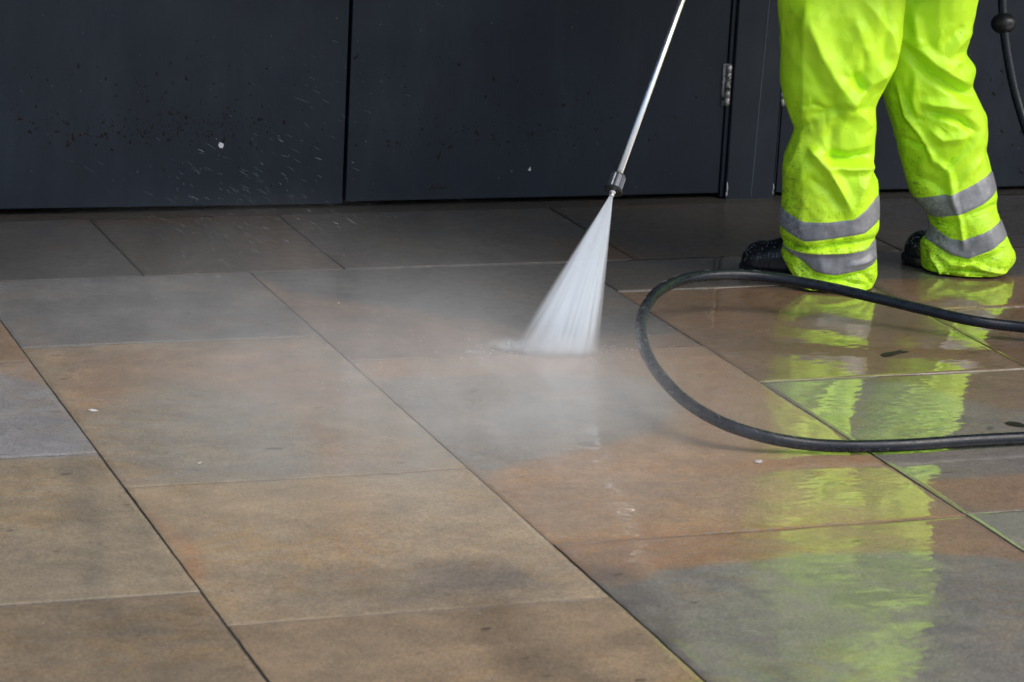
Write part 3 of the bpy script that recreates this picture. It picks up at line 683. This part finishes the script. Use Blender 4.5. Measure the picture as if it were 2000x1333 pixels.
def build_leg(L, side):
    def off_at(z): t = np.clip((z-.25)/(HZ-.25), 0, 1); return L['off']+(L['hip']-L['off'])*t
    def tab(pts):
        q = []
        for x, y in pts:
            o = L['off']
            for _ in range(4): p = P(x, y, o); o = float(off_at(p[2]))
            q.append((p[0], p[2]))
        return q
    xl = sorted(tab(L['xl']), key=lambda a: a[1]); xr = sorted(tab(L['xr']), key=lambda a: a[1])
    zl, vl = [a[1] for a in xl], [a[0] for a in xl]; zr, vr = [a[1] for a in xr], [a[0] for a in xr]
    def sm(z, zs, vs, d=.006):
        return sum(np.interp(z+k_*d, zs, vs)*w_ for k_, w_ in ((-1.5, .15), (-.75, .2), (0, .3), (.75, .2), (1.5, .15)))
    XL = lambda z: sm(z, zl, vl); XR = lambda z: sm(z, zr, vr)
    hem = sorted(tab(L['hem'])); hx, hz = [a[0] for a in hem], [a[1] for a in hem]
    folds = [(np.array(tab(p)), w_/765, a) for p, w_, a in L['folds']]
    def base(u, z):
        a = (XR(z)-XL(z))/2; c = (XR(z)+XL(z))/2
        bb = np.interp(z, [0, .12, .25, .45, .7, .85, .95], [.105, .100, .088, .098, .112, .110, .095])
        bb = np.minimum(bb, a*1.25)
        cu, su = np.cos(u), np.sin(u)
        x = c+a*np.sign(cu)*np.abs(cu)**.92; y = off_at(z)-bb*np.sign(su)*np.abs(su)**.92
        return x, y, cu/np.maximum(a, .02), -su/np.maximum(bb, .02), su
    def surf(u, z, lift=0.0):
        x, y, nx, ny, su = base(u, z); ln = np.hypot(nx, ny); nx, ny = nx/ln, ny/ln
        D = np.zeros_like(x)
        front = smooth01((su+.05)/.5)
        for pts, w_, amp in folds:
            best = np.full(x.shape, 1e9); par = np.zeros(x.shape); tot = len(pts)-1
            for i in range(tot):
                dx, dz = pts[i+1]-pts[i]; l2 = dx*dx+dz*dz+1e-12
                t = np.clip(((x-pts[i][0])*dx+(z-pts[i][1])*dz)/l2, 0, 1); d_ = np.hypot(x-pts[i][0]-t*dx, z-pts[i][1]-t*dz)
                m_ = d_ < best; best = np.where(m_, d_, best); par = np.where(m_, (i+t)/tot, par)
            D += 1.4*amp*np.clip(1-best/w_, 0, 1)**1.35*np.clip(np.minimum(par, 1-par)*4+.25, 0, 1)*front
        N = np.array([ (1-abs(noise.noise(Vector((a_*9+side, b_*9, c_*6)))*2.2))*.0045+(1-abs(noise.noise(Vector((a_*24, b_*24+side, c_*17+3)))*2.2))*.0018
                      for a_, b_, c_ in zip(x.ravel(), y.ravel(), z.ravel())]).reshape(x.shape)
        # back of the leg: larger loose folds of the same cloth
        Nb = np.array([(1-abs(noise.noise(Vector((a_*6, b_*6+side*3, c_*5)))*2.4))*.012 for a_, b_, c_ in zip(x.ravel(), y.ravel(), z.ravel())]).reshape(x.shape)
        D = D+(N-.003)*(.45+.55*np.abs(su))+(Nb-.006)*(1-smooth01((su+.3)/.5))
        D = D+lift
        return x+nx*D, y+ny*D, z
    nu, nz = 190, 250
    U = np.linspace(0, 2*math.pi, nu, endpoint=False)
    # hem height per column
    zh = np.full(nu, .03)
    for _ in range(6):
        x, *_r_ = base(U, zh); zh = np.interp(x, hx, hz)*.5+zh*.5
    back = smooth01((-np.sin(U)+.1)/.6); zh = zh*(1-back*.75)+.012*back*.75
    zh = np.maximum(zh, .004)
    T = np.linspace(0, 1, nz)[:, None]**1.12; ztop = HZ+.03
    Zg = zh[None, :]*(1-T)+ztop*T; Ug = np.broadcast_to(U, Zg.shape)
    X, Y, Z = surf(Ug, Zg)
    # turned-in hem
    idx = np.arange(nu*nz).reshape(nz, nu); V = list(zip(X.ravel(), Y.ravel(), Z.ravel()))
    F = [(idx[i, k_], idx[i, (k_+1) % nu], idx[i+1, (k_+1) % nu], idx[i+1, k_]) for i in range(nz-1) for k_ in range(nu)]
    cx, cy = X[0].mean(), Y[0].mean(); n0 = len(V)
    V += [(cx+(a_-cx)*.965, cy+(b_-cy)*.965, c_+.012) for a_, b_, c_ in zip(X[0], Y[0], Z[0])]
    F += [(n0+k_, n0+(k_+1) % nu, idx[0, (k_+1) % nu], idx[0, k_]) for k_ in range(nu)]
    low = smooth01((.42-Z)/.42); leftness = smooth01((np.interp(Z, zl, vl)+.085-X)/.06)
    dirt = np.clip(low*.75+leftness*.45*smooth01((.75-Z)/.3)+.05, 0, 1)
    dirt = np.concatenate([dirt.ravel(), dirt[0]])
    # tapes
    tapes = []
    for top, bot in L['bands']:
        tq, bq = sorted(tab(top)), sorted(tab(bot)); tx, tz = zip(*tq); bx, bz = zip(*bq)
        nu2, nr = 190, 14; U2 = np.linspace(0, 2*math.pi, nu2, endpoint=False)
        zt = np.full(nu2, np.mean(tz)); zb = np.full(nu2, np.mean(bz))
        for _ in range(8):
            x, *_q = base(U2, zt); zt = .5*zt+.5*np.interp(x, tx, tz)
            x, *_q = base(U2, zb); zb = .5*zb+.5*np.interp(x, bx, bz)
        zb = np.minimum(zb, zt-.006)
        bk_ = smooth01((-np.sin(U2)-.1)/.6); zb = zb*(1-bk_)+(zt-.05)*bk_
        tt = np.linspace(0, 1, nr)[:, None]; Z2 = zb*(1-tt)+zt*tt; UU = np.broadcast_to(U2, Z2.shape)
        ed = np.clip(np.minimum(tt, 1-tt)*12, 0, 1)
        Xb, Yb, Zb = surf(UU, Z2, .0004+.0018*ed)
        ii = np.arange(nu2*nr).reshape(nr, nu2)
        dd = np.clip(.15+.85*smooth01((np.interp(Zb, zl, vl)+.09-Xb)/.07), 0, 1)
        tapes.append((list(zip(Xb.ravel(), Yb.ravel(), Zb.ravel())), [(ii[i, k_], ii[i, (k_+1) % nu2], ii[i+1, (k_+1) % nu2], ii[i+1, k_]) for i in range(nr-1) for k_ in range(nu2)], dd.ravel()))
    return V, F, dirt, tapes

# --- body: one continuous figure, lofted and voxel-welded
pel = Vector(PEL); fwd = Vector((-1, 0, 0))
chest = pel+Vector((.035, 0, .36)); neck = chest+Vector((-.02, 0, .19)); headc = neck+Vector((-.045, 0, .155))
shL, shR = chest+Vector((-.01, -.185, .11)), chest+Vector((-.01, .185, .11))
handL = Vector(Wl(Vector(N0)+LD*.93)); handR = Vector(Wl(Vector(N0)+LD*1.11+dn*.07))
def elbow(a, c, lo, l1=.30, l2=.27):
    d = (c-a); D_ = min(d.length, (l1+l2)*.995); e = d.normalized(); aa = (l1*l1-l2*l2+D_*D_)/(2*D_); h = math.sqrt(max(1e-4, l1*l1-aa*aa))
    s = (lo-e*lo.dot(e)).normalized(); return a+e*aa+s*h
print('arm spans', (handL-shL).length, (handR-shR).length)
elL = elbow(shL, handL, Vector((.3, -.5, -1))); elR = elbow(shR, handR, Vector((.3, .6, -1)))
ankL = Vector((P(1640, 520, offL)[0], offL, .09)); ankR = Vector((P(1895, 490, offR)[0], offR, .09))
hipL = pel+Vector((-.05, -.085, -.02)); hipR = pel+Vector((0, .085, -.02))
q1, q2 = (hipL-ankL).length*.503, (hipR-ankR).length*.503
knL = elbow(hipL, ankL, Vector((-1, -.1, 0)), q1, q1); knR = elbow(hipR, ankR, Vector((-1, .1, 0)), q2, q2)
b = MB()
def limb(b, pts, rad, n=16):
    b.tube(pts, rad, n)
    for p, r_ in zip(pts, rad): b.ball(p, r_, n, 10)
limb(b, [hipL, hipL.lerp(knL, .5), knL], [.070, .062, .050]); limb(b, [knL, knL.lerp(ankL, .35), ankL], [.050, .050, .036])
limb(b, [hipR, hipR.lerp(knR, .5), knR], [.070, .062, .050]); limb(b, [knR, knR.lerp(ankR, .35), ankR], [.050, .050, .036])
for a_ in (ankL, ankR): limb(b, [a_+Vector((.03, 0, -.035)), a_+Vector((-.05, .01, -.045)), a_+Vector((-.09, .02, -.05))], [.034, .030, .020])
for k_ in range(9):
    t = k_/8; c_ = (pel+Vector((.01,0,.05))).lerp(chest+Vector((0, 0, .08)), t); b.ball(c_, (np.interp(t, [0, .4, .8, 1], [.115, .10, .12, .09]), np.interp(t, [0, .4, .8, 1], [.16, .14, .17, .15]), .10), 20, 12)
limb(b, [chest+Vector((0, -.1, .12)), shL], [.06, .058]); limb(b, [chest+Vector((0, .1, .12)), shR], [.06, .058])
limb(b, [chest+Vector((-.005, 0, .12)), neck+Vector((-.015, 0, .06))], [.062, .056])
limb(b, [shL, shL.lerp(elL, .4), elL], [.052, .046, .038]); limb(b, [elL, elL.lerp(handL, .3), elL.lerp(handL, .88)], [.038, .038, .026])
limb(b, [shR, shR.lerp(elR, .4), elR], [.052, .046, .038]); limb(b, [elR, elR.lerp(handR, .3), elR.lerp(handR, .88)], [.038, .038, .026])
# head looking down along the lance
tilt = Matrix.Rotation(R(-24), 3, 'Y')
def hd(x, y, z): return headc+tilt @ Vector((x, y, z))*1.06
b.ball(hd(.012, 0, .03), (.098, .077, .10)); b.ball(hd(-.028, 0, -.045), (.066, .058, .075)); b.ball(hd(-.06, 0, -.095), (.028, .030, .022))
b.tube([hd(-.085, 0, .018), hd(-.112, 0, -.026), hd(-.092, 0, -.040)], [.009, .015, .011], 10); b.ball(hd(-.108, 0, -.028), .013)
for s in (-1, 1):
    b.ball(hd(.008, s*.078, -.012), (.018, .010, .033)); b.ball(hd(-.083, s*.032, .022), (.012, .020, .008)); b.ball(hd(-.070, s*.036, -.028), (.02, .022, .02))
b.ball(hd(-.092, 0, -.064), (.012, .026, .006)); b.ball(hd(-.090, 0, -.074), (.012, .022, .006))
# hands closed round the lance: palm, four bent fingers of unequal length, thumb
LDl = Vector((float(np.array(LD)@WV), float(np.array(LD)@DV), LD.z)).normalized()
dnl = Vector((float(np.array(dn)@WV), float(np.array(dn)@DV), dn.z)).normalized()
def hand(b, c, axis, arm, rad):
    axis = axis.normalized(); out = (arm-axis*arm.dot(axis)).normalized(); side = axis.cross(out)
    pc = c+out*(rad+.016)
    b.ball(pc, .024); b.tube([pc-axis*.032, pc, pc+axis*.032], [.017, .020, .017], 12); b.ball(pc-axis*.03, .018); b.ball(pc+axis*.03, .018)
    b.tube([pc, pc+out*.045], [.022, .025], 12)
    for i, (o, L_) in enumerate([(-.033, .80), (-.012, .95), (.010, 1.0), (.031, .93)]):
        q = [c+axis*o+(out*math.cos(th)+side*math.sin(th))*(rad+.009) for th in np.linspace(.35, .35+3.9*L_, 9)]
        b.tube(q, [.0095, .0095, .0092, .0092, .009, .0086, .0082, .0078, .0068], 10); b.ball(q[-1], .0068)
    q = [c+axis*(.038+.012*t)+(out*math.cos(th)+side*math.sin(th))*(rad+.011) for t, th in zip((0, .5, 1, 1), np.linspace(-.3, -2.2, 4))]
    b.tube([pc+axis*.02]+q, [.014, .0125, .0115, .0105, .008], 10); b.ball(q[-1], .008)
hand(b, handL, LDl, elL-handL, .017); hand(b, handR, dnl, elR-handR, .018)
body = b.build('person', M_SKIN)
body.location = tuple(G0); body.rotation_euler = (0, 0, -az)
rm = body.modifiers.new('weld', 'REMESH'); rm.mode = 'VOXEL'; rm.voxel_size = .0042; rm.use_smooth_shade = True
sm_ = body.modifiers.new('soft', 'SMOOTH'); sm_.iterations = 3; sm_.factor = .5
person = body
tag(person, 'person in muddy fluorescent yellow waterproof trousers and jacket holding the lance', 'person')
b = MB(); b.ball(hd(.016, 0, .045), (.104, .084, .100), 32, 20); hv = []
for v in b.v:
    q = tilt.inverted() @ (Vector(v)-headc)
    if q.x < -.055 and q.z < .08: q = Vector((-.045, q.y*.9, q.z))
    if q.z < -.02: q.z = -.02+(q.z+.02)*.35; q.x = max(q.x, .0)
    hv.append(tuple(headc+tilt @ q))
b.v = hv; b.build('hair', M_HAIR, person)
M_EYE = simple('eye', (.06, .045, .035), .1)
for s in (-1, 1): b = MB(); b.ball(hd(-.0835, s*.031, .006), .0105, 14, 10); b.build('eye', M_EYE, person)

# --- trousers
TV, TF, TD, TP = [], [], [], []
for side, key in enumerate(('R', 'L')):
    V, F, D_, tapes = build_leg(LEGS[key], side)
    n0 = len(TV); TV += V; TF += [tuple(i+n0 for i in f) for f in F]; TD.append(D_); TP += tapes
# seat of the trousers joining both legs
rows = []
for z_, a_, b_, dx in [(-.16, .150, .150, 0), (-.10, .176, .185, 0), (-.02, .182, .200, 0), (.07, .165, .190, .005), (.15, .150, .175, .01)]:
    rows.append([(pel.x+dx+a_*math.cos(t), pel.y+b_*math.sin(t), pel.z+z_) for t in np.linspace(0, 2*math.pi, 64, endpoint=False)])
n0 = len(TV); TV += [p for r_ in rows for p in r_]; TD.append(np.full(64*len(rows), .1))
TF += [(n0+i*64+k_, n0+i*64+(k_+1) % 64, n0+(i+1)*64+(k_+1) % 64, n0+(i+1)*64+k_) for i in range(len(rows)-1) for k_ in range(64)]
me = mesh('trousers', TV, TF); at = me.attributes.new('dirt', 'FLOAT', 'POINT'); at.data.foreach_set('value', np.concatenate(TD).astype(np.float32))
tr = link('trousers', me, M_HIVIS, person)
for V, F, dd in TP:
    me = mesh('reflective_tape', V, F); at = me.attributes.new('dirt', 'FLOAT', 'POINT'); at.data.foreach_set('value', dd.astype(np.float32))
    link('reflective_tape', me, M_BAND, tr)

# --- jacket: welded torso and sleeves
b = MB()
for k_ in range(16):
    t = k_/15; z_ = -.085+t*.585; c_ = Vector((pel.x+np.interp(z_, [-.1, .1, .35, .5], [.02, .02, .035, .02]), pel.y, pel.z+z_))
    b.ball(c_, (np.interp(z_, [-.085, .1, .3, .45, .5], [.235, .200, .190, .15, .11]), np.interp(z_, [-.085, .1, .3, .45, .5], [.262, .235, .245, .20, .13]), .058), 28, 10)
limb(b, [shL+Vector((0, .02, .0)), shL.lerp(elL, .5), elL], [.095, .080, .070]); limb(b, [elL, elL.lerp(handL, .45), elL.lerp(handL, .84)], [.070, .062, .050])
limb(b, [shR+Vector((0, -.03, 0)), shR.lerp(elR, .5), elR], [.095, .080, .070]); limb(b, [elR, elR.lerp(handR, .45), elR.lerp(handR, .84)], [.070, .062, .050])
b.tube([neck+Vector((.01, 0, -.05)), neck+Vector((0, 0, .03))], [.10, .083], 24); b.ball(neck+Vector((.09, 0, -.01)), (.06, .10, .06))
jk = b.build('jacket', M_HIVIS, person)
rm = jk.modifiers.new('weld', 'REMESH'); rm.mode = 'VOXEL'; rm.voxel_size = .010; rm.use_smooth_shade = True
sm_ = jk.modifiers.new('soft', 'SMOOTH'); sm_.iterations = 6
tx = bpy.data.textures.new('folds', 'MUSGRAVE'); tx.noise_scale = .16; tx.musgrave_type = 'RIDGED_MULTIFRACTAL'; tx.noise_intensity = .6
dm = jk.modifiers.new('folds', 'DISPLACE'); dm.texture = tx; dm.strength = .022; dm.mid_level = .6
cz = pel.z+.27; pts = [(pel.x+.032+.205*math.cos(t), pel.y+.255*math.sin(t)) for t in np.linspace(0, 2*math.pi, 64, endpoint=False)]
b = MB(); b.add([(x, y, cz+dz) for dz in (-.025, .025) for x, y in pts], [(k_, (k_+1) % 64, 64+(k_+1) % 64, 64+k_) for k_ in range(64)])
me_o = b.build('reflective_tape', M_BAND, jk)

# --- boots
def boot(toe, heel, lab=None):
    toe, heel = Vector(toe), Vector(heel); ax = (toe-heel); L_ = ax.length; ax.normalize(); sd_ = Vector((-ax.y, ax.x, 0))
    b = MB(); s_ = MB(); n = 40; st = [(0, .030, .045, .052), (.03, .036, .10, .16), (.25, .040, .11, .20), (.45, .043, .10, .165), (.6, .049, .082, .115), (.75, .053, .070, .094), (.88, .050, .062, .080), (.96, .038, .052, .062), (1.0, .014, .036, .042)]
    tt = np.concatenate([np.linspace(0, .8, 24), .8+.2*np.sin(np.linspace(0, math.pi/2, 16))[1:]]); rings = []; base_ = []
    for t in tt:
        hw = np.interp(t, [q[0] for q in st], [q[1] for q in st]); hh = np.interp(t, [q[0] for q in st], [q[3] for q in st])
        if t > .8: e = math.sqrt(max(0, 1-((t-.8)/.2)**2)); hw = .052*max(e, .12); hh = .036+(.090-.036)*max(e, .05)
        c_ = heel+ax*(L_*t); ring = []
        for k_ in range(n):
            th = math.pi*k_/(n-1)
            ring.append(c_+sd_*(hw*math.cos(th)*(1 if abs(math.cos(th)) < .97 else .97))+Vector((0, 0, .022+(hh-.022)*math.sin(th)**.75)))
        rings.append(ring); base_.append((c_, hw))
    v = [p for r_ in rings for p in r_]
    f = [(i*n+k_, i*n+k_+1, (i+1)*n+k_+1, (i+1)*n+k_) for i in range(len(rings)-1) for k_ in range(n-1)]
    f += [(i*n+n-1, i*n, (i+1)*n, (i+1)*n+n-1) for i in range(len(rings)-1)]+[tuple(range(n)), tuple((len(rings)-1)*n+k_ for k_ in range(n))[::-1]]
    b.add(v, f); o = b.build('boot', M_BOOT, person)
    outline = [c_+sd_*(hw+.004) for c_, hw in base_]+[base_[-1][0]+ax*.006]+[c_-sd_*(hw+.004) for c_, hw in base_[::-1]]
    m = len(outline); lev = [(.000, -.003), (.004, 0), (.020, .0), (.024, -.003)]; cen = sum(outline, Vector())/m; sv = []
    for z_, i_ in lev:
        for p in outline: q = p+(p-cen).normalized()*i_; sv.append((q.x, q.y, z_+.001))
    s_.add(sv, [(i*m+k_, i*m+(k_+1) % m, (i+1)*m+(k_+1) % m, (i+1)*m+k_) for i in range(3) for k_ in range(m)]+[tuple(range(m))[::-1], tuple(3*m+k_ for k_ in range(m))])
    s_.build('sole', M_SOLE, o, bevel=0)
    # stitched welt across the toe cap
    bd = MB(); rb = random.Random(int(abs(toe.x)*1000))
    for _ in range(130):
        t = rb.uniform(.62, .97); ci = min(len(base_)-1, int(np.searchsorted(tt, t))); th = rb.uniform(.3, math.pi-.3); rg = rings[ci]; p_ = rg[int(th/math.pi*(n-1))]
        bd.ball(p_, rb.uniform(.0006, .0016), 6, 4)
    bo = bd.build('water_beads', M_DROP, o); bo['kind'] = 'stuff'
    w_ = MB(); c_ = heel+ax*(L_*.72)
    w_.tube([c_+sd_*(.0525*math.cos(th))+Vector((0, 0, .022+(.094-.022)*math.sin(th)**.75+.0005)) for th in np.linspace(.02, math.pi-.02, 30)], .0014, 6); w_.build('seam', M_SOLE, o)
    return o
tL = Wl(g(1455, 535)); tR = Wl(g(1774, 517))
toeL = np.array([P(1447, 520, tL[1])[0]+.0, tL[1]+.02, 0]); heelL = np.array([P(1690, 520, offL)[0]-.02, offL+.0, 0])
toeR = np.array([P(1765, 500, tR[1])[0]+.0, tR[1]+.035, 0]); heelR = np.array([P(1965, 500, offR)[0]-.015, offR, 0])
boot(toeL, heelL); boot(toeR, heelR)

# ================================================================== WATER
def vol_mat(name, dens, aniso=.0, col=(.93, .967, 1.0), bg_=None):
    k = NT(name); k.t.nodes.remove(k.b)
    v = k.n('ShaderNodeVolumePrincipled'); v.inputs['Color'].default_value = (*col, 1); v.inputs['Anisotropy'].default_value = aniso
    d = dens(k); k.set(v.inputs['Density'], d); k.t.links.new(v.outputs[0], k.out.inputs['Volume'])
    return k.m
# fan-shaped jet: own frame with -Z from nozzle to impact, X across the fan
JL = (Vector(I3)-N0).length; jz = -(Vector(I3)-N0).normalized()
eL, eR = Vector(g(1012, 688)), Vector(g(1155, 690)); jx = (eR-eL); jx = (jx-jz*jx.dot(jz)).normalized(); jy = jz.cross(jx)
jet = MB(); n = 32; rows = []
fL = (eL-N0).dot(jx)/((N0-eL).dot(jz)); fR = (eR-N0).dot(jx)/((N0-eR).dot(jz))
fw = (fR-fL)/2*1.22; fc = (fR+fL)/2
def jrow(dz_, w_, t_): return [(fc*dz_+w_*math.cos(th), t_*math.sin(th), -dz_) for th in np.linspace(0, 2*math.pi, n, endpoint=False)]
for t in np.linspace(0, 1.0, 10):
    dz_ = t*(JL+.03); rows.append(jrow(dz_, .0045+fw*dz_, .0045+.075*dz_))
jet.add([p for r_ in rows for p in r_], [(i*n+k_, (i+1)*n+k_, (i+1)*n+(k_+1) % n, i*n+(k_+1) % n) for i in range(9) for k_ in range(n)]+[tuple(range(n)), tuple(9*n+k_ for k_ in range(n))[::-1]])
def jd(k):
    P_ = k.obj(); s = k.n('ShaderNodeSeparateXYZ'); k.set(s.inputs[0], P_)
    d = k.math('MULTIPLY', s.outputs[2], -1); x = k.math('SUBTRACT', s.outputs[0], k.math('MULTIPLY', d, fc))
    hw = k.math('ADD', k.math('MULTIPLY', d, fw), .0045); ht = k.math('ADD', k.math('MULTIPLY', d, .075), .0045)
    u = k.math('DIVIDE', x, hw); v = k.math('DIVIDE', s.outputs[1], ht)
    soft = k.math('ADD', k.math('MULTIPLY', d, 1.15), .16)
    ex = k.ramp(k.math('ABSOLUTE', u), k.math('SUBTRACT', 1, soft), 1.0, 1, 0)
    ey = k.ramp(k.math('ABSOLUTE', v), .0, 1.0, 1, 0)
    cv = k.n('ShaderNodeCombineXYZ'); k.set(cv.inputs[0], k.math('MULTIPLY', u, 9)); k.set(cv.inputs[1], k.math('MULTIPLY', v, 1.5)); k.set(cv.inputs[2], k.math('MULTIPLY', d, 3.5))
    st = k.ramp(k.noise(cv.outputs[0], 1.0, 4, .65), .3, .7, .35, 1.5)
    fall = k.math('DIVIDE', 5.0, k.math('ADD', k.math('MULTIPLY', ht, 1.0), .006))
    rag = k.math('ADD', d, k.math('MULTIPLY', k.math('SUBTRACT', k.noise(cv.outputs[0], 2.5, 3, .6), .5), .14))
    fade = k.ramp(rag, JL*.74, JL*1.04, 1, .22)
    return k.math('MULTIPLY', k.math('MULTIPLY', k.math('MULTIPLY', k.math('MULTIPLY', ex, ey), st), fall), fade)
jo = jet.build('water_jet', vol_mat('jet_water', jd), smooth=False)
jm = Matrix.Identity(4)
for i in range(3): jm[i][0], jm[i][1], jm[i][2], jm[i][3] = jx[i], jy[i], jz[i], N0[i]
jo.matrix_world = jm
tag(jo, 'white fan of high pressure water from the nozzle down to the slabs', 'water jet')
# splash where it lands
def blob(name, c, r, peak, label, cat, sc=14, thr=(.35, .65), kind='stuff', floor=.15, rz=0, nsc=(1, 1, 1)):
    b = MB(); b.ball((0, 0, 0), r, 24, 14)
    b.v = [(x, y, max(z, .0025-c[2])) for x, y, z in b.v]
    def dn_(k):
        P_ = k.obj(); q = k.scale(P_, (1/r[0], 1/r[1], 1/r[2])); ln = k.n('ShaderNodeVectorMath', operation='LENGTH'); k.set(ln.inputs[0], q)
        f = k.ramp(ln.outputs['Value'], 0, 1, 1, 0); nn = k.ramp(k.noise(k.scale(P_, nsc), sc, 5, .6, .4), thr[0], thr[1], floor, 1)
        return k.math('MULTIPLY', k.math('MULTIPLY', k.math('POWER', f, 1.5), nn), peak)
    o = b.build(name, vol_mat(name+'_air', dn_), smooth=False); o.location = c; o.rotation_euler = (0, 0, rz)
    return tag(o, label, cat, kind=kind)
im = np.array(g(1085, 688)); ang = math.atan2((eR-eL).y, (eR-eL).x)
blob('splash', (im[0], im[1], .006), (.125, .095, .062), 62, 'white burst of water where the jet hits the slabs', 'splash', 30, (.36, .66), rz=ang, floor=.18)
c2 = g(990, 684); blob('splash', (c2[0], c2[1], .010), (.060, .020, .028), 120, 'small curl of water thrown left of the jet', 'splash', 60, (.38, .66), rz=ang-.3, floor=.12)
c2 = g(925, 691); blob('splash', (c2[0], c2[1], .004), (.035, .010, .008), 90, 'tiny streak of water skipping far left of the jet', 'splash', 60, (.38, .66), rz=ang-.3, floor=.12)
c3 = g(1040, 720); blob('near_mist', (c3[0]-.03, c3[1]-.06, .03), (.32, .26, .11), 3.4, 'dense pale mist hanging round the foot of the jet', 'mist', 9, (.3, .7))
c3 = g(900, 850); blob('spray_mist', (c3[0], c3[1], .07), (.95, 1.0, .28), 1.45, 'thin pale spray mist drifting over the slabs', 'mist', 4.5, (.38, .66), floor=.15)
c3 = g(520, 700); blob('drifting_mist', (c3[0], c3[1]-.1, .10), (.9, .9, .34), .6, 'faint spray mist drifting toward the left door', 'mist', 4.0, (.38, .66), floor=.15)

# flying droplets, stretched by their own speed through the air as thin drops
b = MB(); rr = random.Random(21)
for i in range(330):
    u = rr.random()
    if u < .72: px, py = rr.gauss(470, 110), rr.gauss(385, 75)
    elif u < .85: px, py = rr.gauss(620, 60), rr.gauss(240, 80)
    else: px, py = rr.gauss(640, 160), rr.gauss(480, 60)
    if px < 150 or py < 60 or py > 640: continue
    Y_ = rr.uniform(-.75, -.08); p = Vector(onY(px, py, Y_))
    if p.z < .01: p = Vector(onY(px, py, Y_-.6))
    if p.z < .01: continue
    ang_ = R(rr.gauss(30, 7)); L_ = abs(rr.gauss(.004, .006))+.0008; rad_ = rr.uniform(.00007, .00028)*(.7+1.0*(rr.random() < .12))
    dvec = (Vector(_r2)*math.cos(ang_)-Vector(_u2)*math.sin(ang_))*L_
    b.tube([p-dvec, p-dvec*.3, p+dvec*.5, p+dvec], [rad_*.2, rad_, rad_, rad_*.2], 5)
for i in range(150):       # beads skipping along the slabs left of the jet
    px, py = rr.gauss(800, 130), rr.gauss(720, 60)
    p = Vector(g(px, py, rr.uniform(.002, .03))); s = rr.uniform(.0004, .0011)
    if px > 1000 or py < 560: continue
    b.ball(p, (s*rr.uniform(1, 2.6), s, s), 6, 4)
tag(b.build('spray_droplets', M_DROP), 'fine white droplets flying in front of the left door', 'droplets', kind='stuff')
b = MB()
for i in range(420):       # rebound round the foot of the jet
    px, py = rr.gauss(1070, 75), 690+rr.gauss(0, 13); p = Vector(g(px, py, abs(rr.gauss(0, .022))+.002)); s = rr.uniform(.0003, .0008)
    dvec = (p-Vector(g(1085, 695, -.02))).normalized()*s*rr.uniform(1, 6)
    b.tube([p-dvec, p-dvec*.3, p+dvec*.4, p+dvec], [s*.2, s*.8, s*.8, s*.2], 5)
tag(b.build('rebound_drops', simple('white_water', (.78, .82, .86), .3, 0, .03, 50)), 'white beads of water bouncing off the slab at the foot of the jet', 'droplets', kind='stuff')
